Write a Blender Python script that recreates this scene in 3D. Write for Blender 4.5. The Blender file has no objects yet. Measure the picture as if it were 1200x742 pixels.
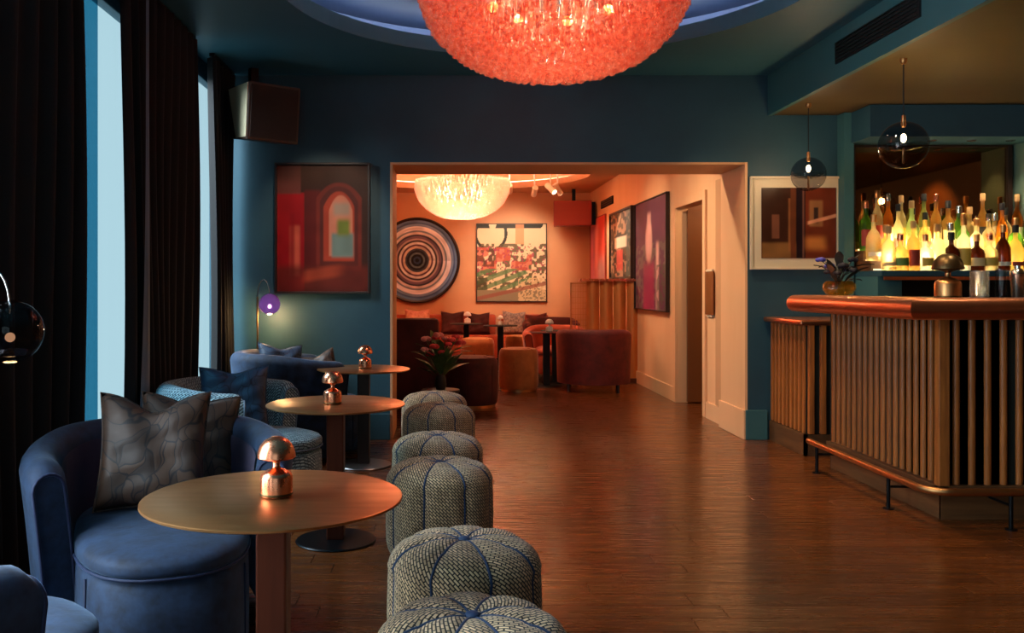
import bpy, bmesh, math, random
import numpy as np
from mathutils import Vector, Matrix
random.seed(7); RNG = np.random.default_rng(7)
PI = math.pi
sc = bpy.context.scene
C = sc.collection

def S(r, g, b):
    def f(c):
        c /= 255.0
        return c/12.92 if c <= .04045 else ((c+.055)/1.055)**2.4
    return (f(r), f(g), f(b), 1.0)

# ------------------------------------------------------------------ camera
cam = bpy.data.cameras.new('camera'); cam_o = bpy.data.objects.new('camera', cam); C.objects.link(cam_o)
cam_o.location = (0, 0, 1.3); cam_o.rotation_euler = (PI/2, 0, 0)
cam.sensor_width = 36; cam.lens = 31.5
cam.shift_x = 80/1200; cam.shift_y = -36/1200
cam.clip_start = .05
sc.camera = cam_o
# ------------------------------------------------------------------ world / exposure
w = bpy.data.worlds.new('world'); sc.world = w; w.use_nodes = True
bg = w.node_tree.nodes['Background']
bg.inputs[0].default_value = (.60, .85, .95, 1); bg.inputs[1].default_value = .46
sc.view_settings.view_transform = 'Standard'; sc.view_settings.look = 'None'
sc.view_settings.gamma = 1; sc.view_settings.use_curve_mapping = False
sc.view_settings.exposure = .92

def light(name, kind, loc, energy, color, size=.1, rot=None, **k):
    l = bpy.data.lights.new(name, kind); l.energy = energy; l.color = color
    if kind == 'AREA': l.size = size
    elif kind in ('POINT', 'SPOT'): l.shadow_soft_size = size
    for a, b in k.items(): setattr(l, a, b)
    o = bpy.data.objects.new(name, l); C.objects.link(o); o.location = loc
    if rot: o.rotation_euler = rot
    return o
# window openings in the left wall (y0, y1): two in view, two nearer the camera
WIN = [(4.05, 5.85), (6.30, 7.57), (1.35, 2.95), (-1.3, .6)]
WX = -1.90; WZ0, WZ1 = .35, 2.96
for y0, y1 in WIN:                                   # light portals for the sky
    p = light('window_portal', 'AREA', (WX-.12, (y0+y1)/2, (WZ0+WZ1)/2), 1, (1, 1, 1), rot=(0, -PI/2, 0))
    p.data.shape = 'RECTANGLE'; p.data.size = WZ1-WZ0; p.data.size_y = y1-y0
    p.data.cycles.is_portal = True
# fill area lights added outside the unseen windows beside and behind the camera
DAY = (.82, .91, 1.0)
for y0, y1, e in ((1.35, 2.95, 78), (-1.3, .6, 18)):
    a = light('daylight_fill', 'AREA', (WX-.24, (y0+y1)/2, 1.75), e*1.15, DAY, rot=(0, -PI/2, 0)); a.data.shape = 'RECTANGLE'; a.data.size = 2.5; a.data.size_y = y1-y0
a = light('daylight_fill', 'AREA', (-.4, -2.16, 1.7), 4, DAY, rot=(PI/2, 0, 0)); a.data.shape = 'RECTANGLE'; a.data.size = 2.4; a.data.size_y = 2.4
# open sky above the street, shining down through the two windows in view
for x, y, tx, e in ((-4.6, 4.3, -.6, 420), (-4.4, 6.4, -.8, 300)):
    a = light('sky_patch', 'AREA', (x, y, 4.6), e, DAY, 2.6); a.rotation_euler = (Vector((tx, y+.5, .6))-Vector((x, y, 4.6))).to_track_quat('-Z', 'Y').to_euler()
WARM = (1, .66, .36)
def spot(loc, tgt, e, color=WARM, ang=70, size=.03, blend=.6):
    d = Vector(tgt)-Vector(loc)
    o = light('spot_light', 'SPOT', loc, e, color, size)
    o.rotation_euler = d.to_track_quat('-Z', 'Y').to_euler()
    o.data.spot_size = math.radians(ang); o.data.spot_blend = blend
    return o

# ------------------------------------------------------------------ mesh helpers
class MB:
    def __init__(s): s.v = []; s.f = []; s.uv = []; s.hasuv = False
    def add(s, vs, fs, uv=None):
        n = len(s.v); s.v += [tuple(p) for p in vs]; s.f += [tuple(i+n for i in f) for f in fs]
        if uv is not None: s.hasuv = True; s.uv += list(uv)
        else: s.uv += [(0, 0)]*len(vs)
        return s
    def box(s, x0, x1, y0, y1, z0, z1):
        return s.add([(x0,y0,z0),(x1,y0,z0),(x1,y1,z0),(x0,y1,z0),(x0,y0,z1),(x1,y0,z1),(x1,y1,z1),(x0,y1,z1)],
                     [(0,3,2,1),(4,5,6,7),(0,1,5,4),(1,2,6,5),(2,3,7,6),(3,0,4,7)])
    def lathe(s, prof, c=(0,0,0), n=24, rf=None):
        vs = []; m = len(prof)
        for i in range(n):
            a = 2*PI*i/n; k = rf(a) if rf else 1
            for r, z in prof: vs.append((c[0]+r*k*math.cos(a), c[1]+r*k*math.sin(a), c[2]+z))
        fs = [(i*m+j, ((i+1) % n)*m+j, ((i+1) % n)*m+j+1, i*m+j+1) for i in range(n) for j in range(m-1)]
        if prof[0][0] > 1e-4: fs.append(tuple(i*m for i in range(n))[::-1])
        if prof[-1][0] > 1e-4: fs.append(tuple(i*m+m-1 for i in range(n)))
        return s.add(vs, fs)
    def sphere(s, c, r, n=12, m=8, sx=1, sy=1, sz=1):
        vs = []; fs = []
        for j in range(m+1):
            t = PI*j/m
            for i in range(n):
                a = 2*PI*i/n
                vs.append((c[0]+sx*r*math.sin(t)*math.cos(a), c[1]+sy*r*math.sin(t)*math.sin(a), c[2]-sz*r*math.cos(t)))
        for j in range(m):
            for i in range(n):
                fs.append((j*n+i, j*n+(i+1) % n, (j+1)*n+(i+1) % n, (j+1)*n+i))
        return s.add(vs, fs)
    def tube(s, pts, r, n=8, closed=False, caps=True, fr=None):
        pts = [Vector(p) for p in pts]; N = len(pts); vs = []; fs = []
        up = None
        for i, p in enumerate(pts):
            a = pts[(i-1) % N] if (closed or i > 0) else p
            b = pts[(i+1) % N] if (closed or i < N-1) else p
            t = (b-a).normalized() if (b-a).length > 1e-9 else Vector((0,0,1))
            if up is None:
                up = Vector((0,0,1)) if abs(t.z) < .9 else Vector((1,0,0))
            x = t.cross(up)
            if x.length < 1e-6: x = t.cross(Vector((0,1,0)))
            x.normalize(); y = x.cross(t).normalized(); up = y
            rr = r(i/(N-1)) if callable(r) else r
            for k in range(n):
                q = 2*PI*k/n
                vs.append(p + x*math.cos(q)*rr + y*math.sin(q)*rr)
        L = N if closed else N-1
        for i in range(L):
            for k in range(n):
                a = i*n+k; b = i*n+(k+1) % n; c = ((i+1) % N)*n+(k+1) % n; d = ((i+1) % N)*n+k
                fs.append((a, b, c, d))
        if caps and not closed:
            fs.append(tuple(range(n))[::-1]); fs.append(tuple((N-1)*n+k for k in range(n)))
        return s.add(vs, fs)
    def cyl(s, p0, p1, r, n=12): return s.tube([p0, p1], r, n)
    def grid(s, nu, nv, fn, closed_u=False, uvf=None):
        vs = []; uv = []
        for j in range(nv+1):
            for i in range(nu if closed_u else nu+1):
                vs.append(fn(i/nu, j/nv))
                if uvf: uv.append(uvf(i/nu, j/nv))
        w_ = nu if closed_u else nu+1
        fs = [(j*w_+i, j*w_+(i+1) % w_, (j+1)*w_+(i+1) % w_, (j+1)*w_+i) for j in range(nv) for i in range(nu)]
        return s.add(vs, fs, uv if uvf else None)
    def mesh(s, name, mat, smooth=False, bev=0, weld=False, seg=2):
        me = bpy.data.meshes.new(name); me.from_pydata(s.v, [], s.f)
        if s.hasuv:
            l = me.uv_layers.new(name='UVMap'); idx = np.zeros(len(me.loops), dtype=np.int32)
            me.loops.foreach_get('vertex_index', idx)
            l.data.foreach_set('uv', np.array(s.uv, dtype=np.float32)[idx].ravel())
        bm = bmesh.new(); bm.from_mesh(me)
        if weld: bmesh.ops.remove_doubles(bm, verts=bm.verts, dist=1e-5)
        if bev: bmesh.ops.bevel(bm, geom=bm.edges[:], offset=bev, segments=seg, profile=.5, affect='EDGES', clamp_overlap=True)
        bmesh.ops.recalc_face_normals(bm, faces=bm.faces)
        bm.to_mesh(me); bm.free()
        if smooth:
            me.polygons.foreach_set('use_smooth', [True]*len(me.polygons))
            if smooth != 'all': me.set_sharp_from_angle(angle=math.radians(40))
        me.materials.append(mat); return me
def put(name, me, parent=None, loc=(0,0,0), rot=None, label=None, kind=None):
    o = bpy.data.objects.new(name, me); C.objects.link(o); o.location = loc
    if rot: o.rotation_euler = rot
    if parent: o.parent = parent
    if label: o['label'] = label
    if kind: o['kind'] = kind
    return o
def part(name, mb, mat, parent=None, smooth=False, bev=0, loc=(0,0,0), rot=None, label=None, kind=None, weld=False):
    return put(name, mb.mesh(name, mat, smooth, bev, weld), parent, loc, rot, label, kind)
def tag(o, label, cat, group=None):
    o['label'] = label; o['category'] = cat
    if group: o['group'] = group
    return o
def thing(name, label, cat, loc=(0,0,0), rotz=0, group=None, scale=1):
    o = bpy.data.objects.new(name, None); C.objects.link(o); o.empty_display_size = .1
    o.location = loc; o.rotation_euler = (0, 0, rotz); o.scale = (scale,)*3
    return tag(o, label, cat, group)
def struct(name, mb, mat, parent=None, **k):
    o = part(name, mb, mat, parent, **k)
    if not parent: o['kind'] = 'structure'
    return o
def dup(root, loc, rotz=None, label=None, group=None, mats=None, scale=None):
    r = root.copy(); C.objects.link(r); r.location = loc
    if rotz is not None: r.rotation_euler = (0, 0, rotz)
    if label: r['label'] = label
    if group: r['group'] = group
    if scale: r.scale = scale
    def rec(a, b):
        for ch in list(a.children):
            c = ch.copy(); C.objects.link(c); c.parent = b
            if mats and ch.name.split('.')[0] in mats:
                c.material_slots[0].link = 'OBJECT'; c.material_slots[0].material = mats[ch.name.split('.')[0]]
            rec(ch, c)
    rec(root, r)
    return r

# ------------------------------------------------------------------ materials
class NT:
    def __init__(s, name):
        s.m = bpy.data.materials.new(name); s.m.use_nodes = True; s.t = s.m.node_tree; s.t.nodes.clear()
        s.out = s.t.nodes.new('ShaderNodeOutputMaterial')
    def n(s, typ, ins=None, **props):
        x = s.t.nodes.new('ShaderNode'+typ)
        for k, v in props.items(): setattr(x, k, v)
        for k, v in (ins or {}).items():
            if isinstance(v, bpy.types.NodeSocket): s.t.links.new(v, x.inputs[k])
            else: x.inputs[k].default_value = v
        return x
    def link(s, a, b): s.t.links.new(a, b)
    def ramp(s, fac, stops):
        r = s.n('ValToRGB', {'Fac': fac}); e = r.color_ramp.elements
        e[0].position, e[0].color = stops[0]; e[1].position, e[1].color = stops[-1]
        for p, c in stops[1:-1]:
            q = e.new(p); q.color = c
        return r.outputs['Color']
def mat(name, col, rough=.5, metal=0, col2=None, nscale=6, stretch=(1,1,1), bump=0, bscale=60, sheen=0, sheencol=None,
        coat=0, emit=None, estr=0, trans=0, ior=1.45, rvar=0, spec=None, coord='Object', randv=0):
    t = NT(name); p = t.n('BsdfPrincipled')
    p.inputs['Roughness'].default_value = rough; p.inputs['Metallic'].default_value = metal
    p.inputs['Base Color'].default_value = col
    tc = t.n('TexCoord').outputs[coord]
    mp = t.n('Mapping', {'Vector': tc, 'Scale': stretch}).outputs[0]
    if col2 is not None or rvar:
        nz = t.n('TexNoise', {'Vector': mp, 'Scale': nscale, 'Detail': 5.0, 'Roughness': .6}).outputs['Fac']
        st = t.n('MapRange', {'Value': nz, 'From Min': .3, 'From Max': .7}).outputs[0]
        if col2 is not None:
            mx = t.n('Mix', {0: st}, data_type='RGBA'); mx.inputs[6].default_value = col; mx.inputs[7].default_value = col2
            src = mx.outputs[2]
            if randv:
                oi = t.n('ObjectInfo').outputs['Random']
                hv = t.n('HueSaturation', {'Color': src, 'Value': t.n('MapRange', {'Value': oi, 'To Min': 1-randv, 'To Max': 1+randv}).outputs[0]})
                src = hv.outputs[0]
            t.link(src, p.inputs['Base Color'])
        if rvar:
            t.link(t.n('MapRange', {'Value': st, 'To Min': rough-rvar, 'To Max': rough+rvar}).outputs[0], p.inputs['Roughness'])
    if bump:
        bz = t.n('TexNoise', {'Vector': mp, 'Scale': bscale, 'Detail': 3.0}).outputs['Fac']
        t.link(t.n('Bump', {'Height': bz, 'Strength': bump, 'Distance': .01}).outputs[0], p.inputs['Normal'])
    if sheen:
        p.inputs['Sheen Weight'].default_value = sheen; p.inputs['Sheen Roughness'].default_value = .35
        p.inputs['Sheen Tint'].default_value = sheencol or (1,1,1,1)
    if coat: p.inputs['Coat Weight'].default_value = coat; p.inputs['Coat Roughness'].default_value = .12
    if emit: p.inputs['Emission Color'].default_value = emit; p.inputs['Emission Strength'].default_value = estr
    if trans: p.inputs['Transmission Weight'].default_value = trans; p.inputs['IOR'].default_value = ior
    if spec is not None: p.inputs['Specular IOR Level'].default_value = spec
    t.link(p.outputs[0], t.out.inputs[0]); return t.m
def emitmat(name, col, s):
    t = NT(name); e = t.n('Emission', {'Color': col, 'Strength': s}); t.link(e.outputs[0], t.out.inputs[0]); return t.m
def ffac(t, lw):                 # Fresnel reflection on the outer face only (thin sheets)
    return t.n('Math', {0: lw.outputs['Fresnel'], 1: t.n('Math', {0: 1.0, 1: t.n('NewGeometry').outputs['Backfacing']}, operation='SUBTRACT').outputs[0]}, operation='MULTIPLY').outputs[0]
def thinglass(name, tint, rough=.02, refl=.25, milk=None, mfac=0):
    t = NT(name)
    tr = t.n('BsdfTransparent', {'Color': tint}); gl = t.n('BsdfGlossy', {'Color': (1,1,1,1), 'Roughness': rough})
    lw = t.n('LayerWeight', {'Blend': refl})
    a = tr.outputs[0]
    if milk:
        tl = t.n('BsdfTranslucent', {'Color': milk}); a = t.n('MixShader', {0: mfac, 1: a, 2: tl.outputs[0]}).outputs[0]
    mx = t.n('MixShader', {0: ffac(t, lw), 1: a, 2: gl.outputs[0]})
    t.link(mx.outputs[0], t.out.inputs[0]); return t.m
def attrmat(name, rough=.5, coat=0):
    t = NT(name); a = t.n('Attribute', attribute_name='paint').outputs['Color']
    p = t.n('BsdfPrincipled', {'Base Color': a, 'Roughness': rough, 'Coat Weight': coat, 'Specular IOR Level': .2}); t.link(p.outputs[0], t.out.inputs[0]); return t.m
def weave(name, c1, c2, gap, scale=1.0, rough=.85, bump=.6):
    t = NT(name); uv = t.n('TexCoord').outputs['UV']
    mp = t.n('Mapping', {'Vector': uv, 'Rotation': (0, 0, PI/4), 'Scale': (scale,)*3}).outputs[0]
    b = t.n('TexBrick', {'Vector': mp, 'Color1': c1, 'Color2': c2, 'Mortar': gap, 'Scale': 1.0, 'Mortar Size': .0025, 'Mortar Smooth': .4, 'Brick Width': .025, 'Row Height': .0105})
    p = t.n('BsdfPrincipled', {'Base Color': b.outputs['Color'], 'Roughness': rough})
    p.inputs['Sheen Weight'].default_value = .15
    inv = t.n('Math', {0: 1.0, 1: b.outputs['Fac']}, operation='SUBTRACT').outputs[0]
    t.link(t.n('Bump', {'Height': inv, 'Strength': bump, 'Distance': .004}).outputs[0], p.inputs['Normal'])
    t.link(p.outputs[0], t.out.inputs[0]); return t.m

M = {}
M['teal'] = mat('teal_paint', S(34,70,84), .55, col2=S(40,80,94), nscale=2.5, bump=.04, bscale=90)
M['teal_light'] = mat('bulkhead_paint', S(54,100,104), .5, col2=S(60,106,110), nscale=2, bump=.03)
M['ceiling'] = mat('ceiling_paint', S(50,104,120), .5, col2=S(58,112,128), nscale=1.5, bump=.02)
M['cove'] = mat('cove_shade_paint', S(34,44,62), .6)  # darkened so the recess ceiling looks shaded away from the LED
M['cove_side'] = mat('cove_side_lit_paint', S(112,128,150), .6)  # lightened to carry the LED glow on the cove side
M['ochre'] = mat('ochre_ceiling_paint', S(80,60,18), .5, col2=S(88,66,22), nscale=2)
M['orange'] = mat('orange_wall_paint', S(208,152,106), .6, col2=S(214,158,112), nscale=3, bump=.04)
M['peach'] = mat('peach_wall_paint', S(240,188,140), .6, col2=S(234,178,128), nscale=3, stretch=(1,1,.25), bump=.05)
M['doorbrown'] = mat('brown_door_paint', S(120,66,22), .5, col2=S(132,72,24), nscale=2, stretch=(1,1,.2))
M['dark'] = mat('near_black', S(14,14,16), .6)
M['black_metal'] = mat('black_metal', S(18,18,20), .35, metal=.6)
M['plank'] = mat('oak_plank', S(122,63,22), .29, col2=S(66,32,10), nscale=3, stretch=(1.2,14,1), bump=.045, bscale=10, rvar=.07, randv=.2, coat=.35)
M['subfloor'] = mat('subfloor', S(20,12,8), .8)
M['curtain'] = mat('black_velvet', S(5,5,7), .85, sheen=.08, sheencol=S(120,140,170), bump=.1)
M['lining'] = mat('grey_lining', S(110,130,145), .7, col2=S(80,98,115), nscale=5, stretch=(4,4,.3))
M['navy'] = mat('navy_velvet', S(32,57,90), .75, col2=S(14,26,46), nscale=15, sheen=.45, sheencol=S(150,178,210), bump=.15, bscale=25)
M['navy2'] = mat('navy_piping', S(20,32,66), .7, sheen=.4, sheencol=S(120,160,220))
M['bronzevel'] = mat('plum_velvet_inner', S(64,54,74), .75, col2=S(34,36,70), nscale=5, sheen=.4, sheencol=S(170,150,150), bump=.15, bscale=25)
def leafy(name, c1, c2, c3):
    t = NT(name); tc = t.n('TexCoord').outputs['Object']
    nz = t.n('TexNoise', {'Vector': tc, 'Scale': 4.0}); mv = t.n('VectorMath', {0: nz.outputs['Color'], 1: (.45, .45, .45)}, operation='MULTIPLY').outputs[0]
    v2 = t.n('VectorMath', {0: tc, 1: mv}, operation='ADD').outputs[0]
    mp = t.n('Mapping', {'Vector': v2, 'Rotation': (0, .7, 0), 'Scale': (1.0, .2, .55)}).outputs[0]
    vo = t.n('TexVoronoi', {'Vector': mp, 'Scale': 17.0}, feature='DISTANCE_TO_EDGE').outputs['Distance']
    vc = t.n('TexVoronoi', {'Vector': mp, 'Scale': 17.0}).outputs['Color']
    a = t.ramp(t.n('SeparateColor', {'Color': vc}).outputs[0], [(0, c2), (1, c1)])
    mx = t.n('Mix', {0: t.n('MapRange', {'Value': vo, 'From Min': .02, 'From Max': .05}).outputs[0]}, data_type='RGBA'); mx.inputs[6].default_value = c3; t.link(a, mx.inputs[7])
    p = t.n('BsdfPrincipled', {'Base Color': mx.outputs[2], 'Roughness': .55}); t.link(t.n('Bump', {'Height': vo, 'Strength': .3, 'Distance': .01}).outputs[0], p.inputs['Normal']); t.link(p.outputs[0], t.out.inputs[0]); return t.m
M['cushion'] = leafy('leaf_jacquard', S(84,60,46), S(56,42,36), S(30,25,26))
M['cushion_blue'] = leafy('blue_grey_jacquard', S(58,78,100), S(38,52,72), S(26,34,50))
M['weave'] = weave('basket_weave', S(236,204,160), S(188,156,118), S(34,26,20))
M['weave_pale'] = weave('pale_weave', S(176,196,196), S(120,144,148), S(40,56,66), scale=.8)
M['seam'] = mat('blue_piping', S(28,54,90), .6, sheen=.2, sheencol=S(150,190,230))
M['brass'] = mat('brushed_brass', S(206,148,94), .36, metal=1, col2=S(186,132,82), nscale=4, stretch=(1,6,1), rvar=.04)
M['copper'] = mat('polished_copper', S(236,148,108), .27, metal=1, rvar=.05, nscale=20)
M['copper_bar'] = mat('copper_bar_edge', S(238,152,110), .33, metal=1)
M['copper_col'] = mat('copper_column', S(122,60,38), .42, metal=.6, col2=S(92,44,28), nscale=3, stretch=(3,3,.3))
M['oak'] = mat('oak_slat', S(190,110,48), .38, col2=S(130,70,30), nscale=5, stretch=(6,6,.5), bump=.15, bscale=30, randv=.15, rvar=.06)
M['oak2'] = mat('oak_kickboard', S(120,78,42), .5, col2=S(86,52,26), nscale=4, stretch=(.5,.5,6), bump=.12)
M['green'] = mat('dark_green_panel', S(16,30,27), .5)
M['counter'] = mat('dark_stone_top', S(30,22,20), .25, col2=S(44,32,26), nscale=8)
M['wine'] = mat('wine_velvet', S(120,34,26), .75, col2=S(82,20,18), nscale=7, sheen=.4, sheencol=S(230,110,80), bump=.1)
M['wine_dark'] = mat('dark_wine_velvet', S(84,22,20), .75, col2=S(56,14,14), nscale=7, sheen=.3, sheencol=S(220,100,80), bump=.1)
M['rust'] = mat('rust_velvet', S(190,84,48), .75, col2=S(160,64,36), nscale=7, sheen=.3, bump=.1)
M['tan'] = mat('tan_velvet', S(200,126,66), .75, col2=S(168,98,48), nscale=7, sheen=.3, bump=.1)
M['speckle'] = mat('speckled_linen', S(196,176,160), .8, col2=S(96,84,90), nscale=26, bump=.2)
M['peachcush'] = mat('peach_blossom_linen', S(232,170,140), .8, col2=S(200,110,90), nscale=16, bump=.2)
M['white'] = mat('white_lacquer', S(226,214,200), .4)
M['cream'] = mat('cream_frame', S(222,204,172), .45)
M['speaker'] = mat('speaker_brown', S(64,46,36), .5, bump=.05)
M['speaker_lit'] = mat('speaker_lit_side', S(196,184,152), .5)  # pale colour stands for window light on the speaker's left side
M['speaker_red'] = mat('speaker_rust', S(150,50,28), .5)
M['frame_dark'] = mat('dark_walnut_frame', S(40,22,16), .4)
M['mirror'] = mat('bronze_mirror', S(150,112,74), .03, metal=1)
M['paint'] = attrmat('printed_art', .45); M['paint_g'] = attrmat('glazed_art', .3, .25)
M['tinted'] = thinglass('teal_tinted_glass', (.22, .50, .62, 1), refl=.08)
M['win_frame'] = mat('teal_window_frame', S(52,98,116), .5)
M['pane'] = thinglass('window_glass', (.92, .96, .97, 1), refl=.08)
M['smoke'] = thinglass('smoked_glass', (.60, .60, .64, 1), refl=.22)
M['purple'] = thinglass('purple_glass', (.22, .14, .5, 1), refl=.3, milk=(.25, .15, .75, 1), mfac=.35)
M['clear'] = thinglass('clear_glass', (.85, .86, .84, 1), refl=.25)
M['goldglass'] = thinglass('gold_glass', (.95, .78, .42, 1), refl=.4, milk=(.8, .5, .12, 1), mfac=.1)
M['bulb_dim'] = emitmat('dim_bulb', (1, .5, .25, 1), .35)
M['bulb'] = emitmat('bulb_glow', (1, .74, .38, 1), 14)
M['bulb_soft'] = emitmat('downlight_glow', (1, .8, .5, 1), 6)
M['led_blue'] = emitmat('cove_led_blue', (.55, .68, 1, 1), 13)
M['led_red'] = emitmat('cove_led_red', (1, .46, .26, 1), 5)
M['led_warm'] = emitmat('shelf_led', (1, .76, .40, 1), 1.1)
M['leaf'] = mat('leaf_green', S(92,124,62), .5, col2=S(48,84,42), nscale=20)
M['steel'] = mat('polished_steel', S(200,196,188), .18, metal=1)
M['bronze'] = mat('dark_bronze', S(92,72,44), .35, metal=.9)

# ------------------------------------------------------------------ art painter (flat print as vertex colour on the canvas mesh)
def vnoise(U, V, fx, fy, seed):
    r = np.random.default_rng(seed); g = r.random((int(fy)+3, int(fx)+3))
    x = U*fx; y = V*fy; xi = np.floor(x).astype(int); yi = np.floor(y).astype(int); a = x-xi; b = y-yi
    a = a*a*(3-2*a); b = b*b*(3-2*b)
    return (g[yi,xi]*(1-a)+g[yi,xi+1]*a)*(1-b)+(g[yi+1,xi]*(1-a)+g[yi+1,xi+1]*a)*b
def ss(x, a, b): 
    t = np.clip((x-a)/(b-a), 0, 1); return t*t*(3-2*t)
def lay(img, m, c):
    c = np.array(c[:3]); m = np.clip(m, 0, 1)[..., None]; return img*(1-m)+c*m
def rect(U, V, x0, x1, y0, y1, s=.01): return ss(U,x0-s,x0+s)*(1-ss(U,x1-s,x1+s))*ss(V,y0-s,y0+s)*(1-ss(V,y1-s,y1+s))
def canvas(name, w_, h_, painter, parent, material, loc, rot=None, n=130, disc=False):
    nu = n; nv = max(8, int(n*h_/w_)) if not disc else n
    if disc:
        A, R = np.meshgrid(np.linspace(0, 2*PI, nu+1)[:-1], np.linspace(0, 1, 70)); X = R*np.cos(A)*w_; Z = R*np.sin(A)*w_
        cols = nu; rows = 70; img = painter(A, R); wrap = True
    else:
        U, V = np.meshgrid(np.linspace(0, 1, nu+1), np.linspace(0, 1, nv+1)); X = (U-.5)*w_; Z = (V-.5)*h_
        cols = nu+1; rows = nv+1; img = painter(U, V); wrap = False
    co = np.stack([X.ravel(), np.zeros(X.size), Z.ravel()], 1)
    J, I = np.meshgrid(np.arange(rows-1), np.arange(cols if wrap else cols-1), indexing='ij')
    I2 = (I+1) % cols
    F = np.stack([J*cols+I, J*cols+I2, (J+1)*cols+I2, (J+1)*cols+I], -1).reshape(-1, 4)
    me = bpy.data.meshes.new(name); me.from_pydata(co.tolist(), [], F.tolist())
    ca = me.color_attributes.new('paint', 'FLOAT_COLOR', 'POINT')
    rgba = np.concatenate([img.reshape(-1, 3), np.ones((X.size, 1))], 1)
    ca.data.foreach_set('color', rgba.astype(np.float32).ravel())
    me.materials.append(material)
    return put(name, me, parent, loc, rot)
# ================================================================== SETTING
YB = 7.58; YT = 8.23; YF = 15.9; XL = WX; XR = 6.2; ZC = 3.08; ZB = 2.74; YN = -2.0
OX0, OX1, OZ = -.433, 2.548, 2.325           # opening to the far room
fl = struct('floor', MB().box(XL-.2, XR, YN, YT, -.2, -.022).box(XL-.1, 4.1, YT, YF+.1, -.2, -.022), M['subfloor'])
# floor planks, running across the room
PW = .138; PL = 1.62
pm = MB().box(0, PL-.004, 0, PW-.003, -.022, 0).mesh('plank', M['plank'], bev=.0015, seg=1)
far = MB(); row = 0; y = 1.3; near_n = 0
ends = {}
while y < YF:
    x0 = -1.9 if y < YT-.1 else -1.88; xe = 3.3 if y < YT-.1 else 2.9
    x = x0 - random.random()*1.3
    while x < xe:
        if y < 8.1 and near_n < 300 and not (x+PL < x0+.05):
            if x < x0-.001:                    # first board of the row, cut to length
                me = MB().box(x0-x, PL-.004, 0, PW-.003, -.022, 0).mesh('plank', M['plank'], bev=.0015, seg=1)
            else: me = pm
            put('plank', me, fl, (x, y, random.uniform(-.0006, 0))); near_n += 1
        elif y >= 8.1: far.box(max(x, x0), min(x+PL-.004, xe), y, y+PW-.003, -.022, 0)
        x += PL
    y += PW; row += 1
o = part('floorboards', far, M['plank'], fl, kind='stuff')
near = MB(); y = YN
while y < 1.2: near.box(-1.9, 3.3, y, y+PW-.003, -.022, 0); y += PW
part('floorboards', near, M['plank'], fl, kind='stuff')
part('floorboards', MB().box(4.0, XR, YN, YB, -.022, 0).box(3.3,4.0,YN,YB,-.022,-.002), M['subfloor'], fl, kind='stuff')

def holed_slab(x0, x1, y0, y1, z, th, cx, cy, R, N=96):
    mb = MB(); angs = sorted([2*PI*i/N for i in range(N)] + [math.atan2(b-cy, a-cx) % (2*PI) for a in (x0,x1) for b in (y0,y1)])
    def ray(a):
        dx, dy = math.cos(a), math.sin(a); t = 1e9
        if dx > 1e-9: t = min(t, (x1-cx)/dx)
        if dx < -1e-9: t = min(t, (x0-cx)/dx)
        if dy > 1e-9: t = min(t, (y1-cy)/dy)
        if dy < -1e-9: t = min(t, (y0-cy)/dy)
        return cx+t*dx, cy+t*dy
    n = len(angs); vs = []
    for a in angs:
        ox, oy = ray(a); ix, iy = cx+R*math.cos(a), cy+R*math.sin(a)
        vs += [(ox,oy,z),(ix,iy,z),(ix,iy,z+th),(ox,oy,z+th)]
    fs = []
    for i in range(n):
        j = (i+1) % n
        for k in range(4): fs.append((i*4+k, j*4+k, j*4+(k+1) % 4, i*4+(k+1) % 4))
    return mb.add(vs, fs)
# main ceiling with the round recess
CX, CY, CR = .62, 5.32, 1.62
ce = struct('ceiling', holed_slab(XL-.2, 2.76, YN, YB+.02, ZC, .11, CX, CY, CR), M['ceiling'])
cv = MB(); cv.lathe([(CR+.34, ZC+.11), (CR+.34, ZC+.26)], (CX, CY, 0), 96)
cv.f = [f for f in cv.f if len(f) == 4]
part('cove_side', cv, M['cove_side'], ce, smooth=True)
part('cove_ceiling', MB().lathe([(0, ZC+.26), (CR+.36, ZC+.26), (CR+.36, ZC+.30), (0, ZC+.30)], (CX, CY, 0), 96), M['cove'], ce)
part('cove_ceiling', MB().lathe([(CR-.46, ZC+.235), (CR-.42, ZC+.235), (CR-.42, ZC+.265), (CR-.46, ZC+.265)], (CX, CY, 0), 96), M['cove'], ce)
part('light_strip', MB().tube([(CX+(CR+.13)*math.cos(a), CY+(CR+.13)*math.sin(a), ZC+.125) for a in np.linspace(0, 2*PI, 97)[:-1]], .012, 6, closed=True), M['led_blue'], ce, label='blue-white cove light strip')
part('cover_slab', MB().box(XL-.2, 2.8, YN, YB+.05, ZC+.4, ZC+.45).box(XL-.25,XL-.2,YN,YB+.05,ZC,ZC+.45).box(XL-.2,2.8,YN-.1,YN,ZC,ZC+.45).box(2.78,2.82,YN,YB,ZC+.1,ZC+.45), M['dark'], ce)
# bulkhead and bar ceiling
bh = struct('trim_1', MB().box(2.74, 2.78, YN, YB, ZB, ZC+.12), M['teal_light'])
g = part('vent', MB().box(2.728, 2.741, 5.14, 6.25, 2.845, 2.995), M['dark'], bh, label='long dark linear air vent in the bulkhead')
vs_ = MB().box(2.718, 2.726, 5.16, 6.23, 0, .008).mesh('vent_slat', M['green'])
for k in range(6): put('vent_slat', vs_, g, (0, 0, 2.86+k*.024))
struct('ceiling.001', MB().box(2.76, XR, YN, YB+.02, ZB+.004, ZB+.09), M['ochre'])
bm_ = struct('trim_2', MB().box(3.39, 4.66, 7.12, 7.58, 2.487, ZB).box(4.66, XR, 7.12, 7.58, 2.487, ZB), M['teal'])
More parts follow.
